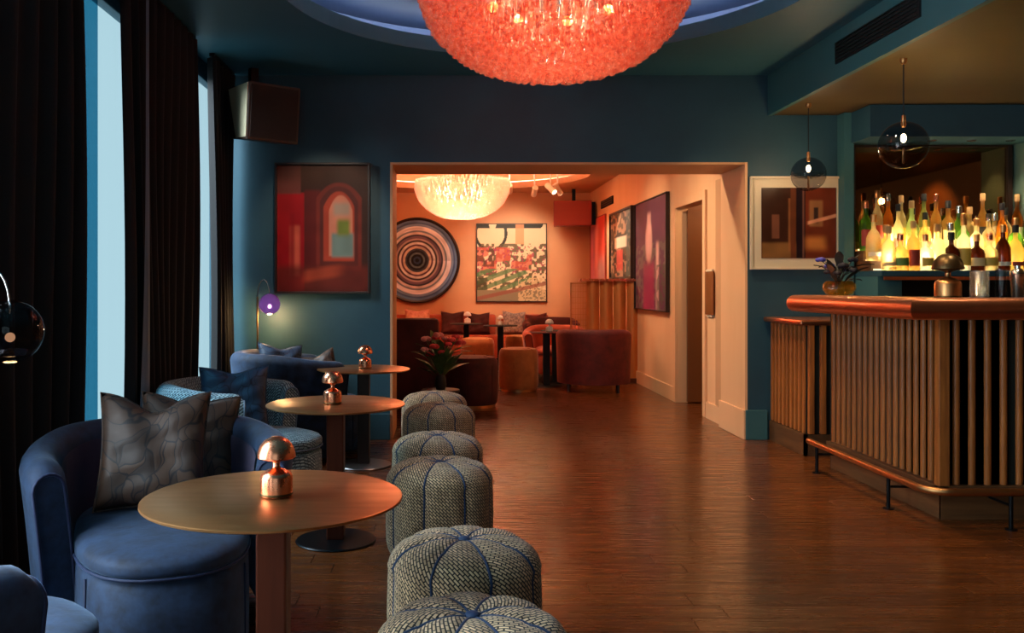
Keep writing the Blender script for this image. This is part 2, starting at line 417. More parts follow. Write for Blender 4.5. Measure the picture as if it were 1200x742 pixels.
# left wall with window openings
wl = MB(); ys = sorted(WIN); prev = YN
for a, b in ys:
    wl.box(XL-.08, XL, prev, a, 0, ZC); wl.box(XL-.08, XL, a, b, 0, WZ0); wl.box(XL-.08, XL, a, b, WZ1, ZC); prev = b
wl.box(XL-.08, XL, prev, YT, 0, ZC)
struct('wall_left', wl, M['teal'])
for i, (a, b) in enumerate(WIN):
    X0 = XL-.035
    f = MB(); t = .07 if i != 1 else .03
    f.box(X0-.03, X0+.04, a, a+t, WZ0, WZ1).box(X0-.03, X0+.04, b-t, b, WZ0, WZ1).box(X0-.03, X0+.04, a, b, WZ0, WZ0+t).box(X0-.03, X0+.04, a, b, WZ1-t, WZ1)
    if i > 1: f.box(X0-.02, X0+.03, (a+b)/2-.03, (a+b)/2+.03, WZ0, WZ1)
    fr = struct('window_%d' % (i+1), f, M['win_frame'], bev=.006)
    part('pane', MB().box(X0, X0+.006, a+t, b-t, WZ0+t, WZ1-t), M['pane'], fr)
    if i == 0: part('side_light', MB().box(X0+.008, X0+.02, 4.60, 4.96, WZ0+t, WZ1-t), M['tinted'], fr, label='teal tinted narrow side pane')
    part('window_sill', MB().box(XL-.075, XL+.03, a+.01, b-.01, WZ0-.02, WZ0+.012), M['win_frame'], fr, bev=.004)
struct('baseboard_left', MB().box(XL, XL+.02, YN, YB, 0, .22), M['teal'])
# back wall with the wide opening
wb = MB().box(XL-.08, OX0-.02, YB, YT, 0, ZC+.1).box(OX1+.02, XR, YB, YT, 0, ZC+.1).box(OX0-.02, OX1+.02, YB, YT, OZ+.02, ZC+.1)
struct('wall_back', wb, M['teal'])
struct('trim_3', MB().box(OX0-.02, OX0, YB-.004, YT+.01, 0, OZ+.02).box(OX0, OX1, YB-.004, YT+.01, OZ, OZ+.02), M['orange'])
struct('trim_4', MB().box(OX1, OX1+.02, YB-.006, YT+.01, 0, OZ+.02), M['peach'])
struct('trim_9', MB().box(OX1-.018, OX1, YB-.02, YT+.02, 0, .25), M['peach'], bev=.004)
struct('baseboard_back', MB().box(OX1+.0, 2.73, YB-.03, YB-.007, 0, .25), M['teal_light'], bev=.004)
struct('baseboard_back.001', MB().box(XL+.02, OX0-.02, YB-.03, YB-.001, 0, .22), M['teal'], bev=.004)
struct('wall_front', MB().box(XL-.2, -1.6, YN-.1, YN, 0, ZC+.1).box(.8, XR, YN-.1, YN, 0, ZC+.1).box(-1.6, .8, YN-.1, YN, 0, .5).box(-1.6, .8, YN-.1, YN, 2.9, ZC+.1), M['speaker'])
w5 = struct('window_5', MB().box(-1.6, -1.53, YN-.09, YN-.02, .5, 2.9).box(.73, .8, YN-.09, YN-.02, .5, 2.9).box(-1.53, .73, YN-.09, YN-.02, .5, .57).box(-1.53, .73, YN-.09, YN-.02, 2.83, 2.9).box(-.43, -.37, YN-.08, YN-.03, .57, 2.83), M['win_frame'])  # unseen front window, added to let in more light
part('pane', MB().box(-1.53, .73, YN-.06, YN-.054, .57, 2.83), M['pane'], w5)
struct('wall_right', MB().box(XR, XR+.1, YN, YB, 0, ZC+.1), mat('brown_side_wall', S(120,78,40), .5))
spot((5.5, 3.9, 2.70), (6.2, 3.8, 2.0), 40, (1, .62, .28), 80)
spot((5.4, .8, 2.70), (6.2, .8, 1.6), 30, (1, .62, .28), 90)
# far room
struct('wall_far', MB().box(-2.0, 2.8, YF, YF+.1, 0, 3.3), M['orange'])
struct('wall_far_left', MB().box(-2.0, -1.9, YT, YF, 0, 3.3), M['orange'])
DY0, DY1, DZ = 8.93, 9.98, 2.16; WR = 2.60
struct('wall_far_right', MB().box(WR, WR+.12, YT, DY0, 0, 3.1).box(WR, WR+.12, DY1, YF, 0, 3.1).box(WR, WR+.12, DY0, DY1, DZ, 3.1), M['peach'])
FX, FY, FR, FZ = .3, 13.45, 1.88, 2.95
fc = struct('ceiling.002', holed_slab(-1.98, 2.8, YT, YF+.05, FZ, .1, FX, FY, FR), M['orange'])
cv = MB(); cv.lathe([(FR+.3, FZ+.1), (FR+.3, FZ+.34)], (FX, FY, 0), 96); cv.f = [f for f in cv.f if len(f) == 4]
part('cove_side', cv, M['peach'], fc, smooth=True)
part('cove_ceiling', MB().lathe([(0, FZ+.34), (FR+.32, FZ+.34), (FR+.32, FZ+.38), (0, FZ+.38)], (FX, FY, 0), 96), M['peach'], fc)
part('light_strip', MB().tube([(FX+(FR+.12)*math.cos(a), FY+(FR+.12)*math.sin(a), FZ+.115) for a in np.linspace(0, 2*PI, 97)[:-1]], .012, 6, closed=True), M['led_red'], fc, label='red cove light strip')
part('cover_slab', MB().box(-2.02, 3.0, YT-.1, YF+.1, FZ+.4, FZ+.45).box(-2.02,-1.98,YT,YF,FZ,FZ+.45).box(2.95,3,YT,YF,FZ,FZ+.45).box(-1.98,3,YF+.05,YF+.1,FZ,FZ+.45).box(-1.98,3,YT-.02,YT,FZ,FZ+.45), M['dark'], fc)
struct('baseboard_right', MB().box(WR-.02, WR, DY1+.1, YF, 0, .16).box(WR-.02, WR, YT+.01, DY0-.1, 0, .16), M['peach'])
# doorway in the far right wall with its lobby and open leaf
dr = struct('door_1', MB().box(WR-.025, WR, DY0-.09, DY0, 0, DZ+.09).box(WR-.025, WR, DY1, DY1+.09, 0, DZ+.09).box(WR-.025, WR, DY0, DY1, DZ, DZ+.09), M['peach'], bev=.004)
lf = part('door_leaf', MB().box(WR+.1, WR+1.15, DY1-.06, DY1-.015, .01, DZ-.02), M['doorbrown'], dr, bev=.004, label='brown open door leaf')
part('handle', MB().cyl((WR+1.0, DY1-.1, 1.05), (WR+1.0, DY1-.06, 1.05), .012).cyl((WR+.9, DY1-.1, 1.05), (WR+1.0, DY1-.1, 1.05), .01), M['brass'], lf)
struct('wall_lobby', MB().box(4.0, 4.1, YT, 10.4, 0, 2.6).box(WR+.12, 4.0, DY1, 10.4, 0, 2.6).box(WR+.12, 4.1, YT, 10.4, 2.5, 2.6), M['doorbrown'])
part('floor_lobby', MB().box(2.9, 4.0, YT, 10.4, -.022, 0), M['plank'], fl)
light('lobby_fill', 'POINT', (3.3, 9.2, 2.3), 14, (1, .6, .28), .08)  # added light that brightens the open door leaf
# recessed service niche and panel in the right wall near the opening
nn = struct('trim_5', MB().box(WR-.02, WR-.001, 8.62, 8.82, 1.0, 1.46), M['cream'])
part('niche_panel', MB().box(WR-.03, WR-.02, 8.55, 8.82, 1.02, 1.44), M['doorbrown'], nn, label='brown recessed access panel')
struct('trim_6', MB().box(WR-.022, WR-.002, 8.30, 8.50, .17, 2.3), M['orange'])

# mirror behind the bar, pier, back bar
mr = thing('bar_mirror', 'large bronze-tinted mirror in a dark frame behind the bottles', 'mirror', (4.10, 7.555, 1.95))
part('mirror_glass', MB().box(-.64, .64, -.004, 0, -.5, .53), M['mirror'], mr)
part('frame', MB().box(-.68, -.64, -.03, .02, -.5, .535).box(.64, .68, -.03, .02, -.5, .535).box(-.64, .64, -.02, .02, .515, .535), M['frame_dark'], mr, bev=.003)
struct('trim_7', MB().box(4.80, XR, 7.10, YB, 0, 2.487), mat('pier_paint', S(84,110,100), .5))
struct('trim_8', MB().box(3.33, 3.41, 7.45, YB, 0, 2.74), M['teal_light'])
for k, x in enumerate((3.98, 4.30, 4.62)):
    d = thing('downlight', ['small round downlight above the mirror, nearest the teal column', 'small round downlight above the middle of the mirror', 'small round downlight above the right end of the mirror'][k], 'downlight', (x, 7.3, 2.487), group='downlights above the back bar')
    part('rim', MB().lathe([(.024, 0), (.036, 0), (.036, -.006), (.024, -.006)], n=20), M['steel'], d, smooth=True)
    part('lens', MB().lathe([(0, -.002), (.024, -.002)], n=20), M['bulb_soft'], d)
    spot((x, 7.3, 2.47), (x, 7.32, 1.4), 12, (1, .78, .48), 90)
for x in (3.6, 3.9, 4.2, 4.5):                     # the glow of the shelf light strips between the bottle rows
    light('shelf_light', 'POINT', (x, 7.215, 1.52), 1.5, (1, .80, .46), .03)
    light('shelf_light', 'POINT', (x+.12, 7.365, 1.66), 1.6, (1, .80, .46), .03)
# ================================================================== BAR
bar = thing('bar_counter', 'long oak slatted bar with a rounded copper edge and foot rail', 'bar')
part('carcass', MB().box(2.785, 3.15, 5.0, 6.40, .0, 1.12).box(2.785, 6.1, 5.0, 5.45, 0, 1.12), M['green'], bar)
sp_ = [(0, -.0185), (-.010, -.0185), (-.018, -.012), (-.021, 0), (-.018, .012), (-.010, .0185), (0, .0185)]
sl = MB().add([(a_, b_, z_) for z_ in (.19, 1.125) for a_, b_ in sp_], [(i, (i+1) % 7, 7+(i+1) % 7, 7+i) for i in range(7)]+[tuple(range(7)), tuple(range(7, 14))]).mesh('slat', M['oak'], smooth=True)
n = 18
for k in range(n): put('slat', sl, bar, (2.786, 5.035+k*(6.385-5.035)/(n-1), 0))
sf = MB().add([(b_, a_, z_) for z_ in (.19, 1.125) for a_, b_ in sp_], [(i, (i+1) % 7, 7+(i+1) % 7, 7+i) for i in range(7)]+[tuple(range(7)), tuple(range(7, 14))]).mesh('slat', M['oak'], smooth=True)
x = 2.855
while x < 6.0: put('slat', sf, bar, (x, 4.998, 0)); x += .088
part('corner_post', MB().box(2.74, 2.80, 4.955, 5.01, .15, 1.125), M['oak'], bar, bev=.005)
part('bottom_rail', MB().box(2.735, 2.79, 4.95, 6.41, .145, .192).box(2.735, 6.1, 4.95, 5.0, .145, .192), M['oak2'], bar, bev=.004)
part('kickboard', MB().box(2.765, 2.786, 4.985, 6.40, 0, .15).box(2.765, 6.1, 4.98, 5.0, 0, .15), M['oak2'], bar)
part('end_panel', MB().box(2.77, 3.17, 6.40, 6.42, 0, 1.12), M['green'], bar)
# copper edge: a rounded profile swept round the mitred corner
T0, T1 = 1.122, 1.236; hr = (T1-T0)/2
prof = [(0, T0)] + [(.26-hr+hr*math.cos(a), (T0+T1)/2+hr*math.sin(a)) for a in np.linspace(-PI/2, PI/2, 15)] + [(0, T1)]
st = []
ex, ey = 2.665, 4.875
for e in np.linspace(1, 0, 8):                    # rounded far end
    k = math.sqrt(max(0, 1-e*e))
    st.append([(ex-(o_-.06)*k-.06 if o_ > .06 else ex-o_, 6.28+.11*e, (T0+T1)/2+(z-(T0+T1)/2)*max(k, .02)) for o_, z in prof])
st.append([(ex-o_, ey-o_, z) for o_, z in prof])
st.append([(6.1, ey-o_, z) for o_, z in prof])
mb = MB(); m = len(prof)
mb.add([p for s_ in st for p in s_], [(i*m+j, i*m+(j+1) % m, (i+1)*m+(j+1) % m, (i+1)*m+j) for i in range(len(st)-1) for j in range(m)])
part('copper_edge', mb, M['copper_bar'], bar, smooth=True, label='thick rounded copper bar edge')
part('worktop', MB().box(2.66, 3.22, 4.87, 6.385, 1.13, 1.228).box(3.22, 6.1, 4.87, 5.5, 1.13, 1.228), M['counter'], bar)
rp = [(2.59, 6.36, .20)] + [(2.59, 5.0, .20)] + [(2.59+.13*(1-math.cos(a)), 4.90-.13*math.sin(a), .20) for a in np.linspace(0, PI/2, 7)] + [(6.1, 4.77, .20)]
rp = rp[:2]+rp[2:]
fr_ = part('foot_rail', MB().tube(rp, .021, 12), M['brass'], bar, smooth=True, label='brass foot rail')
for (x, y) in ((2.59, 6.22), (2.59, 5.22), (3.02, 4.77), (4.2, 4.77), (5.4, 4.77)):
    dx, dy = (.15, 0) if x < 2.7 else (0, .19)
    part('bracket', MB().cyl((x, y, 0), (x, y, .185), .011).cyl((x, y, .13), (x+dx, y+dy, .13), .008).lathe([(.03,0),(.03,.006),(0,.006)], (x,y,0), 14), M['black_metal'], fr_, smooth=True)
for (x, y) in ((2.79, 5.9),):
    pass
# lower service counter beside the wall
sv = thing('service_counter', 'low oak slatted counter with thin copper top between wall and bar', 'counter')
part('carcass', MB().box(2.775, 3.3, 6.85, 7.57, .0, 1.0), M['green'], sv)
sl2 = MB().box(-.02, 0, -.018, .018, .17, 1.0).mesh('slat', M['oak'], bev=.004)
for k in range(9): put('slat', sl2, sv, (2.775, 6.88+k*.082, 0))
sl3 = MB().box(-.02, .02, -.04, 0, .17, 1.0).mesh('slat', M['oak'], bev=.004)
for k in range(6): put('slat', sl3, sv, (2.80+k*.09, 6.85, 0))
part('kickboard', MB().box(2.75, 2.776, 6.83, 7.57, 0, .165).box(2.75, 3.3, 6.83, 6.852, 0, .165), M['oak2'], sv)
part('copper_top', MB().box(2.70, 3.3, 6.78, 7.575, 1.0, 1.04), M['copper_bar'], sv, bev=.012)

# back bar cabinet with stepped bottle shelf
bb = thing('back_bar', 'teal and black back bar with a stepped lit bottle shelf', 'cabinet')
part('shelf', MB().box(3.43, 4.80, 7.02, 7.52, 1.375, 1.42), M['teal'], bb, bev=.004)
part('shelf_step', MB().box(3.45, 4.79, 7.24, 7.52, 1.42, 1.50), M['oak2'], bb, bev=.003)
part('shelf_step', MB().box(3.45, 4.79, 7.37, 7.52, 1.50, 1.59), M['oak2'], bb, bev=.003)
part('side_panel', MB().box(3.43, 3.62, 7.08, 7.5, .0, 1.375), M['teal_light'], bb)
part('fridge_front', MB().box(3.62, 4.79, 7.10, 7.5, 0, 1.375), M['black_metal'], bb)
part('copper_strip', MB().box(3.45, 4.8, 7.01, 7.03, 1.345, 1.372), M['copper_bar'], bb)
part('light_strip', MB().box(3.47, 4.78, 7.232, 7.239, 1.425, 1.437), M['led_warm'], bb)
part('light_strip', MB().box(3.47, 4.78, 7.362, 7.369, 1.505, 1.517), M['led_warm'], bb)
part('light_strip', MB().box(3.47, 4.78, 7.50, 7.507, 1.595, 1.607), M['led_warm'], bb)

# ------------------------------------------------------------------ bottles
BP = {  # outline: (radius, height) of the glass
 'round': [(0,0),(.036,0),(.038,.008),(.038,.17),(.034,.19),(.016,.215),(.013,.225),(.013,.285),(.015,.29),(.015,.298)],
 'squat': [(0,0),(.046,0),(.049,.01),(.049,.105),(.042,.13),(.018,.15),(.014,.16),(.014,.205),(.017,.21),(.017,.218)],
 'tall': [(0,0),(.031,0),(.033,.008),(.033,.20),(.026,.235),(.013,.27),(.012,.28),(.012,.345),(.014,.35),(.014,.358)],
 'flask': [(0,0),(.038,0),(.042,.01),(.045,.07),(.043,.14),(.03,.175),(.015,.195),(.0135,.205),(.0135,.255),(.016,.26),(.016,.268)],
}
def glassmat(nm, c, tl=.45):
    t = NT(nm); a = t.n('BsdfTransparent', {'Color': c}); b = t.n('BsdfTranslucent', {'Color': c}); g_ = t.n('BsdfGlossy', {'Roughness': .06})
    d = t.n('MixShader', {0: tl, 1: a.outputs[0], 2: b.outputs[0]}); lw = t.n('LayerWeight', {'Blend': .3})
    t.link(t.n('MixShader', {0: ffac(t, lw), 1: d.outputs[0], 2: g_.outputs[0]}).outputs[0], t.out.inputs[0]); return t.m
GC = [('clear', (.92,.9,.8,1)), ('pale gold', (.95,.88,.62,1)), ('amber', (.85,.42,.08,1)), ('green', (.30,.55,.14,1)), ('dark brown', (.14,.05,.02,1)), ('honey', (.95,.72,.34,1)), ('pale green', (.7,.85,.45,1))]
GM = [(a, glassmat('bottle_glass_'+a.replace(' ', '_'), b)) for a, b in GC]
LC = [('white', S(226,216,190)), ('cream', S(222,196,140)), ('black', S(24,22,22)), ('yellow', S(214,176,70)), ('red', S(150,48,30)), ('green', S(104,140,60))]
LM = [(a, mat('label_'+a, b, .6)) for a, b in LC]
CM = [('gold', M['brass']), ('black', M['dark']), ('copper', M['copper']), ('cork', mat('cork', S(180,140,90), .8)), ('silver', M['steel'])]
protos = {}
def proto(kind, gi, li, ci):
    key = (kind, gi, li, ci)
    pr = BP[kind]; H = pr[-1][1]; rb = pr[3][0] if kind != 'flask' else .0452; zt = pr[3][1]
    if ('g', kind, gi) not in protos: protos[('g', kind, gi)] = MB().lathe(pr, n=18).mesh('glass', GM[gi][1], smooth=True)
    if ('l', kind, li) not in protos:
        z0 = .03; z1 = zt*.78; r = rb+.001
        protos[('l', kind, li)] = MB().grid(10, 1, lambda u, v: (r*math.sin((u-.5)*2.3), -r*math.cos((u-.5)*2.3), z0+(z1-z0)*v)).mesh('label', LM[li][1], smooth=True)
    if ('c', kind, ci) not in protos:
        rc = pr[-1][0]+.002; protos[('c', kind, ci)] = MB().lathe([(0, H-.03), (rc, H-.03), (rc, H+.014), (rc*.8, H+.018), (0, H+.018)], n=14).mesh('cap', CM[ci][1], smooth=True)
    return protos[('g', kind, gi)], protos[('l', kind, li)], protos[('c', kind, ci)]
ORD = ['first','second','third','fourth','fifth','sixth','seventh','eighth','ninth','tenth','eleventh','twelfth','thirteenth','fourteenth','fifteenth','sixteenth']
rows = [('front', 1.42, 7.125, 13, 3.53, 4.74), ('middle', 1.50, 7.30, 13, 3.50, 4.76), ('back', 1.59, 7.435, 14, 3.50, 4.76)]
kinds = list(BP)
for rn, z, y, cnt, xa, xb in rows:
    for k in range(cnt):
        kd = random.choice(kinds if rn != 'front' else ['squat', 'flask', 'round', 'squat']); 
        if rn == 'back' and random.random() < .4: kd = 'tall'
        gi = random.choice([0,1,1,2,5,1,6,0,1,5,3] if rn != 'front' else [0,1,4,1,5,1]); li = random.choice([0,1,1,3,2,0,5,4]); ci = random.randrange(5)
        x = xa+(xb-xa)*k/(cnt-1)+random.uniform(-.006, .006)
        b = thing('bottle', '%s bottle, %s label, %s cap, %s from left in %s row' % (GC[gi][0], LC[li][0], CM[ci][0], ORD[k], rn), 'bottle', (x, y+random.uniform(-.006,.006), z), random.uniform(-.4,.4), 'bottles on the back bar shelf', random.uniform(1.22, 1.34))
        g1_, l1_, c1_ = proto(kd, gi, li, ci); gl_ = put('glass', g1_, b); put('label', l1_, gl_); put('cap', c1_, b)

# ------------------------------------------------------------------ mushroom lamps
def mushroom(loc, label, s=1, mats=None):
    m_ = mats or (M['copper'], M['copper'])
    t = thing('table_lamp', label, 'lamp', loc, 0, 'mushroom table lamps', s)
    bs_ = part('base', MB().lathe([(0,0),(.040,0),(.046,.003),(.046,.055),(.043,.064),(.028,.074),(.014,.079),(.010,.085),(.010,.10)], n=32), m_[0], t, smooth=True)
    part('shade', MB().lathe([(0,.170),(.018,.168),(.034,.159),(.047,.143),(.054,.122),(.055,.112),(.050,.108),(.030,.106),(.012,.100),(.008,.092),(0,.092)], n=32), m_[1], t, smooth=True)
    part('base_ring', MB().lathe([(.0462,.004),(.0475,.006),(.0475,.009),(.0462,.011)], n=32), M['bronze'], bs_, smooth=True)
    return t
# ------------------------------------------------------------------ round tables
def round_table(loc, label, foot, r=.36, col=None, top=None, g='round cocktail tables'):
    t = thing('round_table', label, 'table', loc, 0, g)
    part('tabletop', MB().lathe([(0,.688),(r-.01,.688),(r,.692),(r,.698),(r-.004,.7),(0,.7)], n=72), top or M['brass'], t, smooth=True)
    part('column', MB().box(-.043, .043, -.043, .043, .012, .688), col or M['copper_col'], t, bev=.006)
    part('foot', MB().lathe([(0,0),(.20,0),(.205,.004),(.20,.010),(.06,.016),(0,.016)], n=48), foot, t, smooth=True)
    return t
pale_foot = mat('satin_steel_foot', S(150,150,148), .3, metal=.8)
round_table((-.486, 2.56, 0), 'round brass table nearest the camera, on a copper column', M['black_metal'], .367)
round_table((-.55, 4.57, 0), 'round brass table in the middle of the row, black disc foot', M['black_metal'], .352)
round_table((-.58, 6.5, 0), 'round brass table farthest back in the blue room', pale_foot, .335, col=M['frame_dark'])
mushroom((-.478, 2.56, .7), 'copper mushroom lamp on the nearest round table')
mushroom((-.565, 4.55, .7), 'copper mushroom lamp on the middle round table')
mushroom((-.57, 6.5, .7), 'small copper mushroom lamp on the farthest table by the wall')
mushroom((2.83, 5.03, 1.228), 'dark bronze mushroom lamp standing on the bar top', 1.5, (M['brass'], M['bronze']))

# ------------------------------------------------------------------ poufs
NL = 8
def pouf_meshes(R=.262, H=.45):
    pr = [(R*.93, .012), (R*.97, .04)] + [(R*(.985+.015*math.sin(PI*t)), .04+(H-.15)*t) for t in np.linspace(.1, 1, 7)]
    pr += [(R-.105*(1-math.cos(a))-.0, H-.11+.105*math.sin(a)) for a in np.linspace(.2, PI/2, 9)]
    rt = pr[-1][0]; pr += [(rt*t, H-.005+.012*math.sin(PI*t*.9)-.010*(1-t)**3) for t in np.linspace(.88, .02, 9)]
    arc = [0]
    for a, b in zip(pr, pr[1:]): arc.append(arc[-1]+math.hypot(a[0]-b[0], a[1]-b[1]))
    n = len(pr)-1; mb = MB(); NU = 8
    def P(k, u, j, extra=0):
        r, z = pr[j]; ph = (u-.5)*2*PI/NL; a = (k+.5)*2*PI/NL+ph; e = abs(u-.5)*2
        ins = .016*e**4*min(1, r/.1)
        rr = r-ins*(1 if z < H-.08 else .4)+extra
        return (rr*math.cos(a), rr*math.sin(a), z-(ins*.7 if z > H-.1 else 0)+(extra if z > H-.1 else 0))
    for k in range(NL):
        mb.grid(NU, n, lambda u, v: P(k, u, round(v*n)), uvf=lambda u, v: ((u-.5)*2*PI/NL*pr[round(v*n)][0]+k*.31, arc[round(v*n)]))
    cover = mb.mesh('cover', M['weave'], smooth='all')
    a0 = MB().tube([P(0, 0, j, .0015) for j in range(n+1)], .0048, 6).mesh('piping', M['seam'], smooth='all')
    but = MB().lathe([(0, H-.012), (.022, H-.010), (.02, H-.002), (.01, H+.003), (0, H+.004)], n=16).mesh('button', M['seam'], smooth='all')
    bot = MB().lathe([(0, .0), (R*.9, .0), (R*.93, .013), (0, .013)], n=32).mesh('plinth', M['dark'])
    return cover, a0, but, bot
PM = pouf_meshes()
pl = ['nearest woven pouf, cut off by the bottom edge of the photo', 'second nearest grey woven pouf with blue piping', 'third woven pouf, right of the middle table', 'fourth woven pouf, half hidden behind the third',
      'fifth woven pouf, second from the far end', 'farthest woven pouf, beside the opening to the orange room']
for k, (x, y) in enumerate(((.075, 2.33), (.07, 3.03), (-.02, 4.36), (-.035, 5.12), (-.035, 6.42), (-.075, 7.12))):
    t = thing('pouf', pl[k], 'pouf', (x, y, 0), math.radians(22.5+[3,-4,6,0,5,-3][k]), 'woven poufs in a row')
    cv_ = put('cover', PM[0], t); put('button', PM[2], t); put('plinth', PM[3], t)
    for q in range(NL): put('piping', PM[1], cv_, rot=(0, 0, q*2*PI/NL))

# ------------------------------------------------------------------ tub chairs
def tub(label, loc, rotz, shell, inner, seatm, name='tub_chair', cat='armchair', a=.50, b=.50, hb=.76, ha=.70, A=118, t=.13, seat_h=.44, group='tub armchairs', uvs=False, pip=None, flare=.05, front=.50, legs=False, z0=.035):
    th = thing(name, label, cat, loc, rotz, group)
    N = 56; Ar = math.radians(A)
    def path(s):
        an = (2*s-1)*Ar; return Vector((a*math.sin(an), b*math.cos(an), 0)), Vector((math.sin(an), math.cos(an), 0)).normalized()
    def rimh(s):
        q = abs(2*s-1); return hb+(ha-hb)*ss(q, .35, .95)
    outer = [(0, z) for z in (0, .15, .35, .6, .85)]
    def sec(s, which):
        p, nrm = path(s); h = float(rimh(s)); q = abs(2*s-1)
        e = max(0, (q-.93)/.07); k = math.sqrt(max(0, 1-e*e*.85)); tt = t*(.75+.25*k)
        r = tt/2; hh = z0+(h-z0)*(1-.10*(1-k)); c = hh-r
        pts = []
        for f in (0, .12, .25, .4, .55, .7, .85): pts.append((flare*(f**1.5), z0+(c-z0)*f))
        for g_ in np.linspace(0, PI, 9): pts.append((flare-r+r*math.cos(g_), c+r*math.sin(g_)))
        for f in (.85, .7, .55, .4, .3): pts.append((flare*(f**1.5)-tt, z0+(c-z0)*f))
        out = []
        for o_, z in pts: out.append(p+nrm*(o_-t*.0)+Vector((0, 0, z)))
        return out
    secs = [sec(i/N, 0) for i in range(N+1)]; m = len(secs[0]); split = 11
    def strip(j0, j1, caps):
        mb = MB(); w_ = j1-j0+1; vs = []; uv = []
        for i, s_ in enumerate(secs):
            L = 0
            for j in range(j0, j1+1):
                vs.append(s_[j])
                if j > j0: L += (s_[j]-s_[j-1]).length
                uv.append((i/N*2*Ar*a, L))
        fs = [(i*w_+j, (i+1)*w_+j, (i+1)*w_+j+1, i*w_+j+1) for i in range(N) for j in range(w_-1)]
        mb.add(vs, fs, uv)
        return mb
    mb = strip(0, m-1, True); n0 = 0
    mb.add(secs[0], [tuple(range(m))], [(v_.x, v_.z) for v_ in secs[0]]); mb.add(secs[-1], [tuple(range(m))[::-1]], [(v_.x, v_.z) for v_ in secs[-1]])
    sh_ = part('shell', mb, shell, th, smooth=True)
    if inner is not None:
        # inner upholstery pad lining the shell
        mb = MB(); vs = []; K = [(f, ) for f in (.3, .45, .6, .75, .9)]
        idx = list(range(m-6, m))
        for i in range(3, N-2):
            s_ = secs[i]; p, nrm = path(i/N)
            for j in idx: vs.append(s_[j]-nrm*.012)
        w_ = len(idx); n_ = N-5
        mb.add(vs, [(i*w_+j, (i+1)*w_+j, (i+1)*w_+j+1, i*w_+j+1) for i in range(n_-1) for j in range(w_-1)])
        part('inner_back', mb, inner, th, smooth='all')
    pp = pip or M['navy2']
    for s_ in (secs[0], secs[-1]):
        off = Vector((0, 0, 0))
        part('piping', MB().tube([v_+off for v_ in s_], .006, 6), pp, sh_, smooth='all')
    ri = a-t-.004
    def rad(an, grow=0):     # seat outline; front is -y
        c, s_ = math.cos(an), math.sin(an)
        n_ = 2.6
        bx, by = ri, (front if s_ < 0 else b-t-.004)
        return 1/((abs(c)/bx)**n_+(abs(s_)/by)**n_)**(1/n_)
    def slab(z_, zt, rr, crown=0):
        mb = MB(); pf = [(1-rr*1.2, z_)]+[(1-rr+rr*math.cos(g_), z_+rr*.3+rr*.3*math.sin(g_)) for g_ in (-1.2, -.6, 0)]
        H_ = zt-z_; pf = [(.93, z_), (.985, z_+.004), (1, z_+min(.022, H_*.15))] + [(1, z_+H_*f) for f in (.3, .5)] + [(.992, zt-min(.035, H_*.35)), (.965, zt-min(.016, H_*.18)), (.92, zt-.004), (.8, zt+crown*.4), (.5, zt+crown*.8), (.2, zt+crown), (0.001, zt+crown)]
        vs = []; n_ = 64; uv = []
        for i in range(n_):
            an = 2*PI*i/n_; R_ = rad(an)
            for k_, z__ in pf: vs.append((R_*k_*math.cos(an), R_*k_*math.sin(an), z__)); uv.append((R_*k_*math.cos(an), R_*k_*math.sin(an)+z__))
        m_ = len(pf); fs = [(i*m_+j, ((i+1) % n_)*m_+j, ((i+1) % n_)*m_+j+1, i*m_+j+1) for i in range(n_) for j in range(m_-1)]
        fs.append(tuple(i*m_ for i in range(n_))[::-1])
        return mb.add(vs, fs, uv)
    sb_ = part('seat_base', slab(z0, seat_h-.07, .05), seatm, th, smooth='all')
    part('seat_cushion', slab(seat_h-.069, seat_h, .05, .022), seatm, th, smooth='all')
    part('seam', MB().tube([(rad(an)*1.0*math.cos(an), rad(an)*1.0*math.sin(an), seat_h-.0695) for an in np.linspace(PI*1.05, PI*1.95, 30)], .005, 6), pp, sb_, smooth='all')
    for an in (PI*1.32, PI*1.68):
        R_ = rad(an); part('seam', MB().tube([(R_*math.cos(an)*1.001, R_*math.sin(an)*1.001, z__) for z__ in (z0+.03, seat_h-.10)], .004, 6), pp, sb_, smooth='all')
    lh = z0+.004
    for sx in (-1, 1):
        for sy in (-1, 1):
            part('leg', MB().lathe([(0,0),(.018,0),(.022,lh),(0,lh)], (sx*.30, sy*.28, 0), n=10), M['frame_dark'], th)
    return th
tub('near navy velvet tub chair with a dark leaf cushion beside the first table', (-1.07, 3.40, 0), math.radians(20), M['navy'], M['bronzevel'], M['navy'], a=.44, b=.50, hb=.75, ha=.70, A=120, front=.60)
tub('navy velvet tub chair cut off in the bottom left corner', (-1.33, 2.10, 0), math.radians(135), M['navy'], None, M['navy'], a=.43, b=.43, front=.50)
tub('pale grey woven tub chair by the curtains behind the near navy chair', (-1.21, 5.28, 0), math.radians(78), M['weave_pale'], None, M['weave_pale'], a=.40, b=.42, hb=.74, ha=.71, pip=M['lining'])
tub('navy velvet tub chair farthest back, its rounded back towards the camera', (-1.13, 6.93, 0), math.radians(112), M['navy'], None, M['navy'], a=.44, b=.46, hb=.80, ha=.74, A=125)

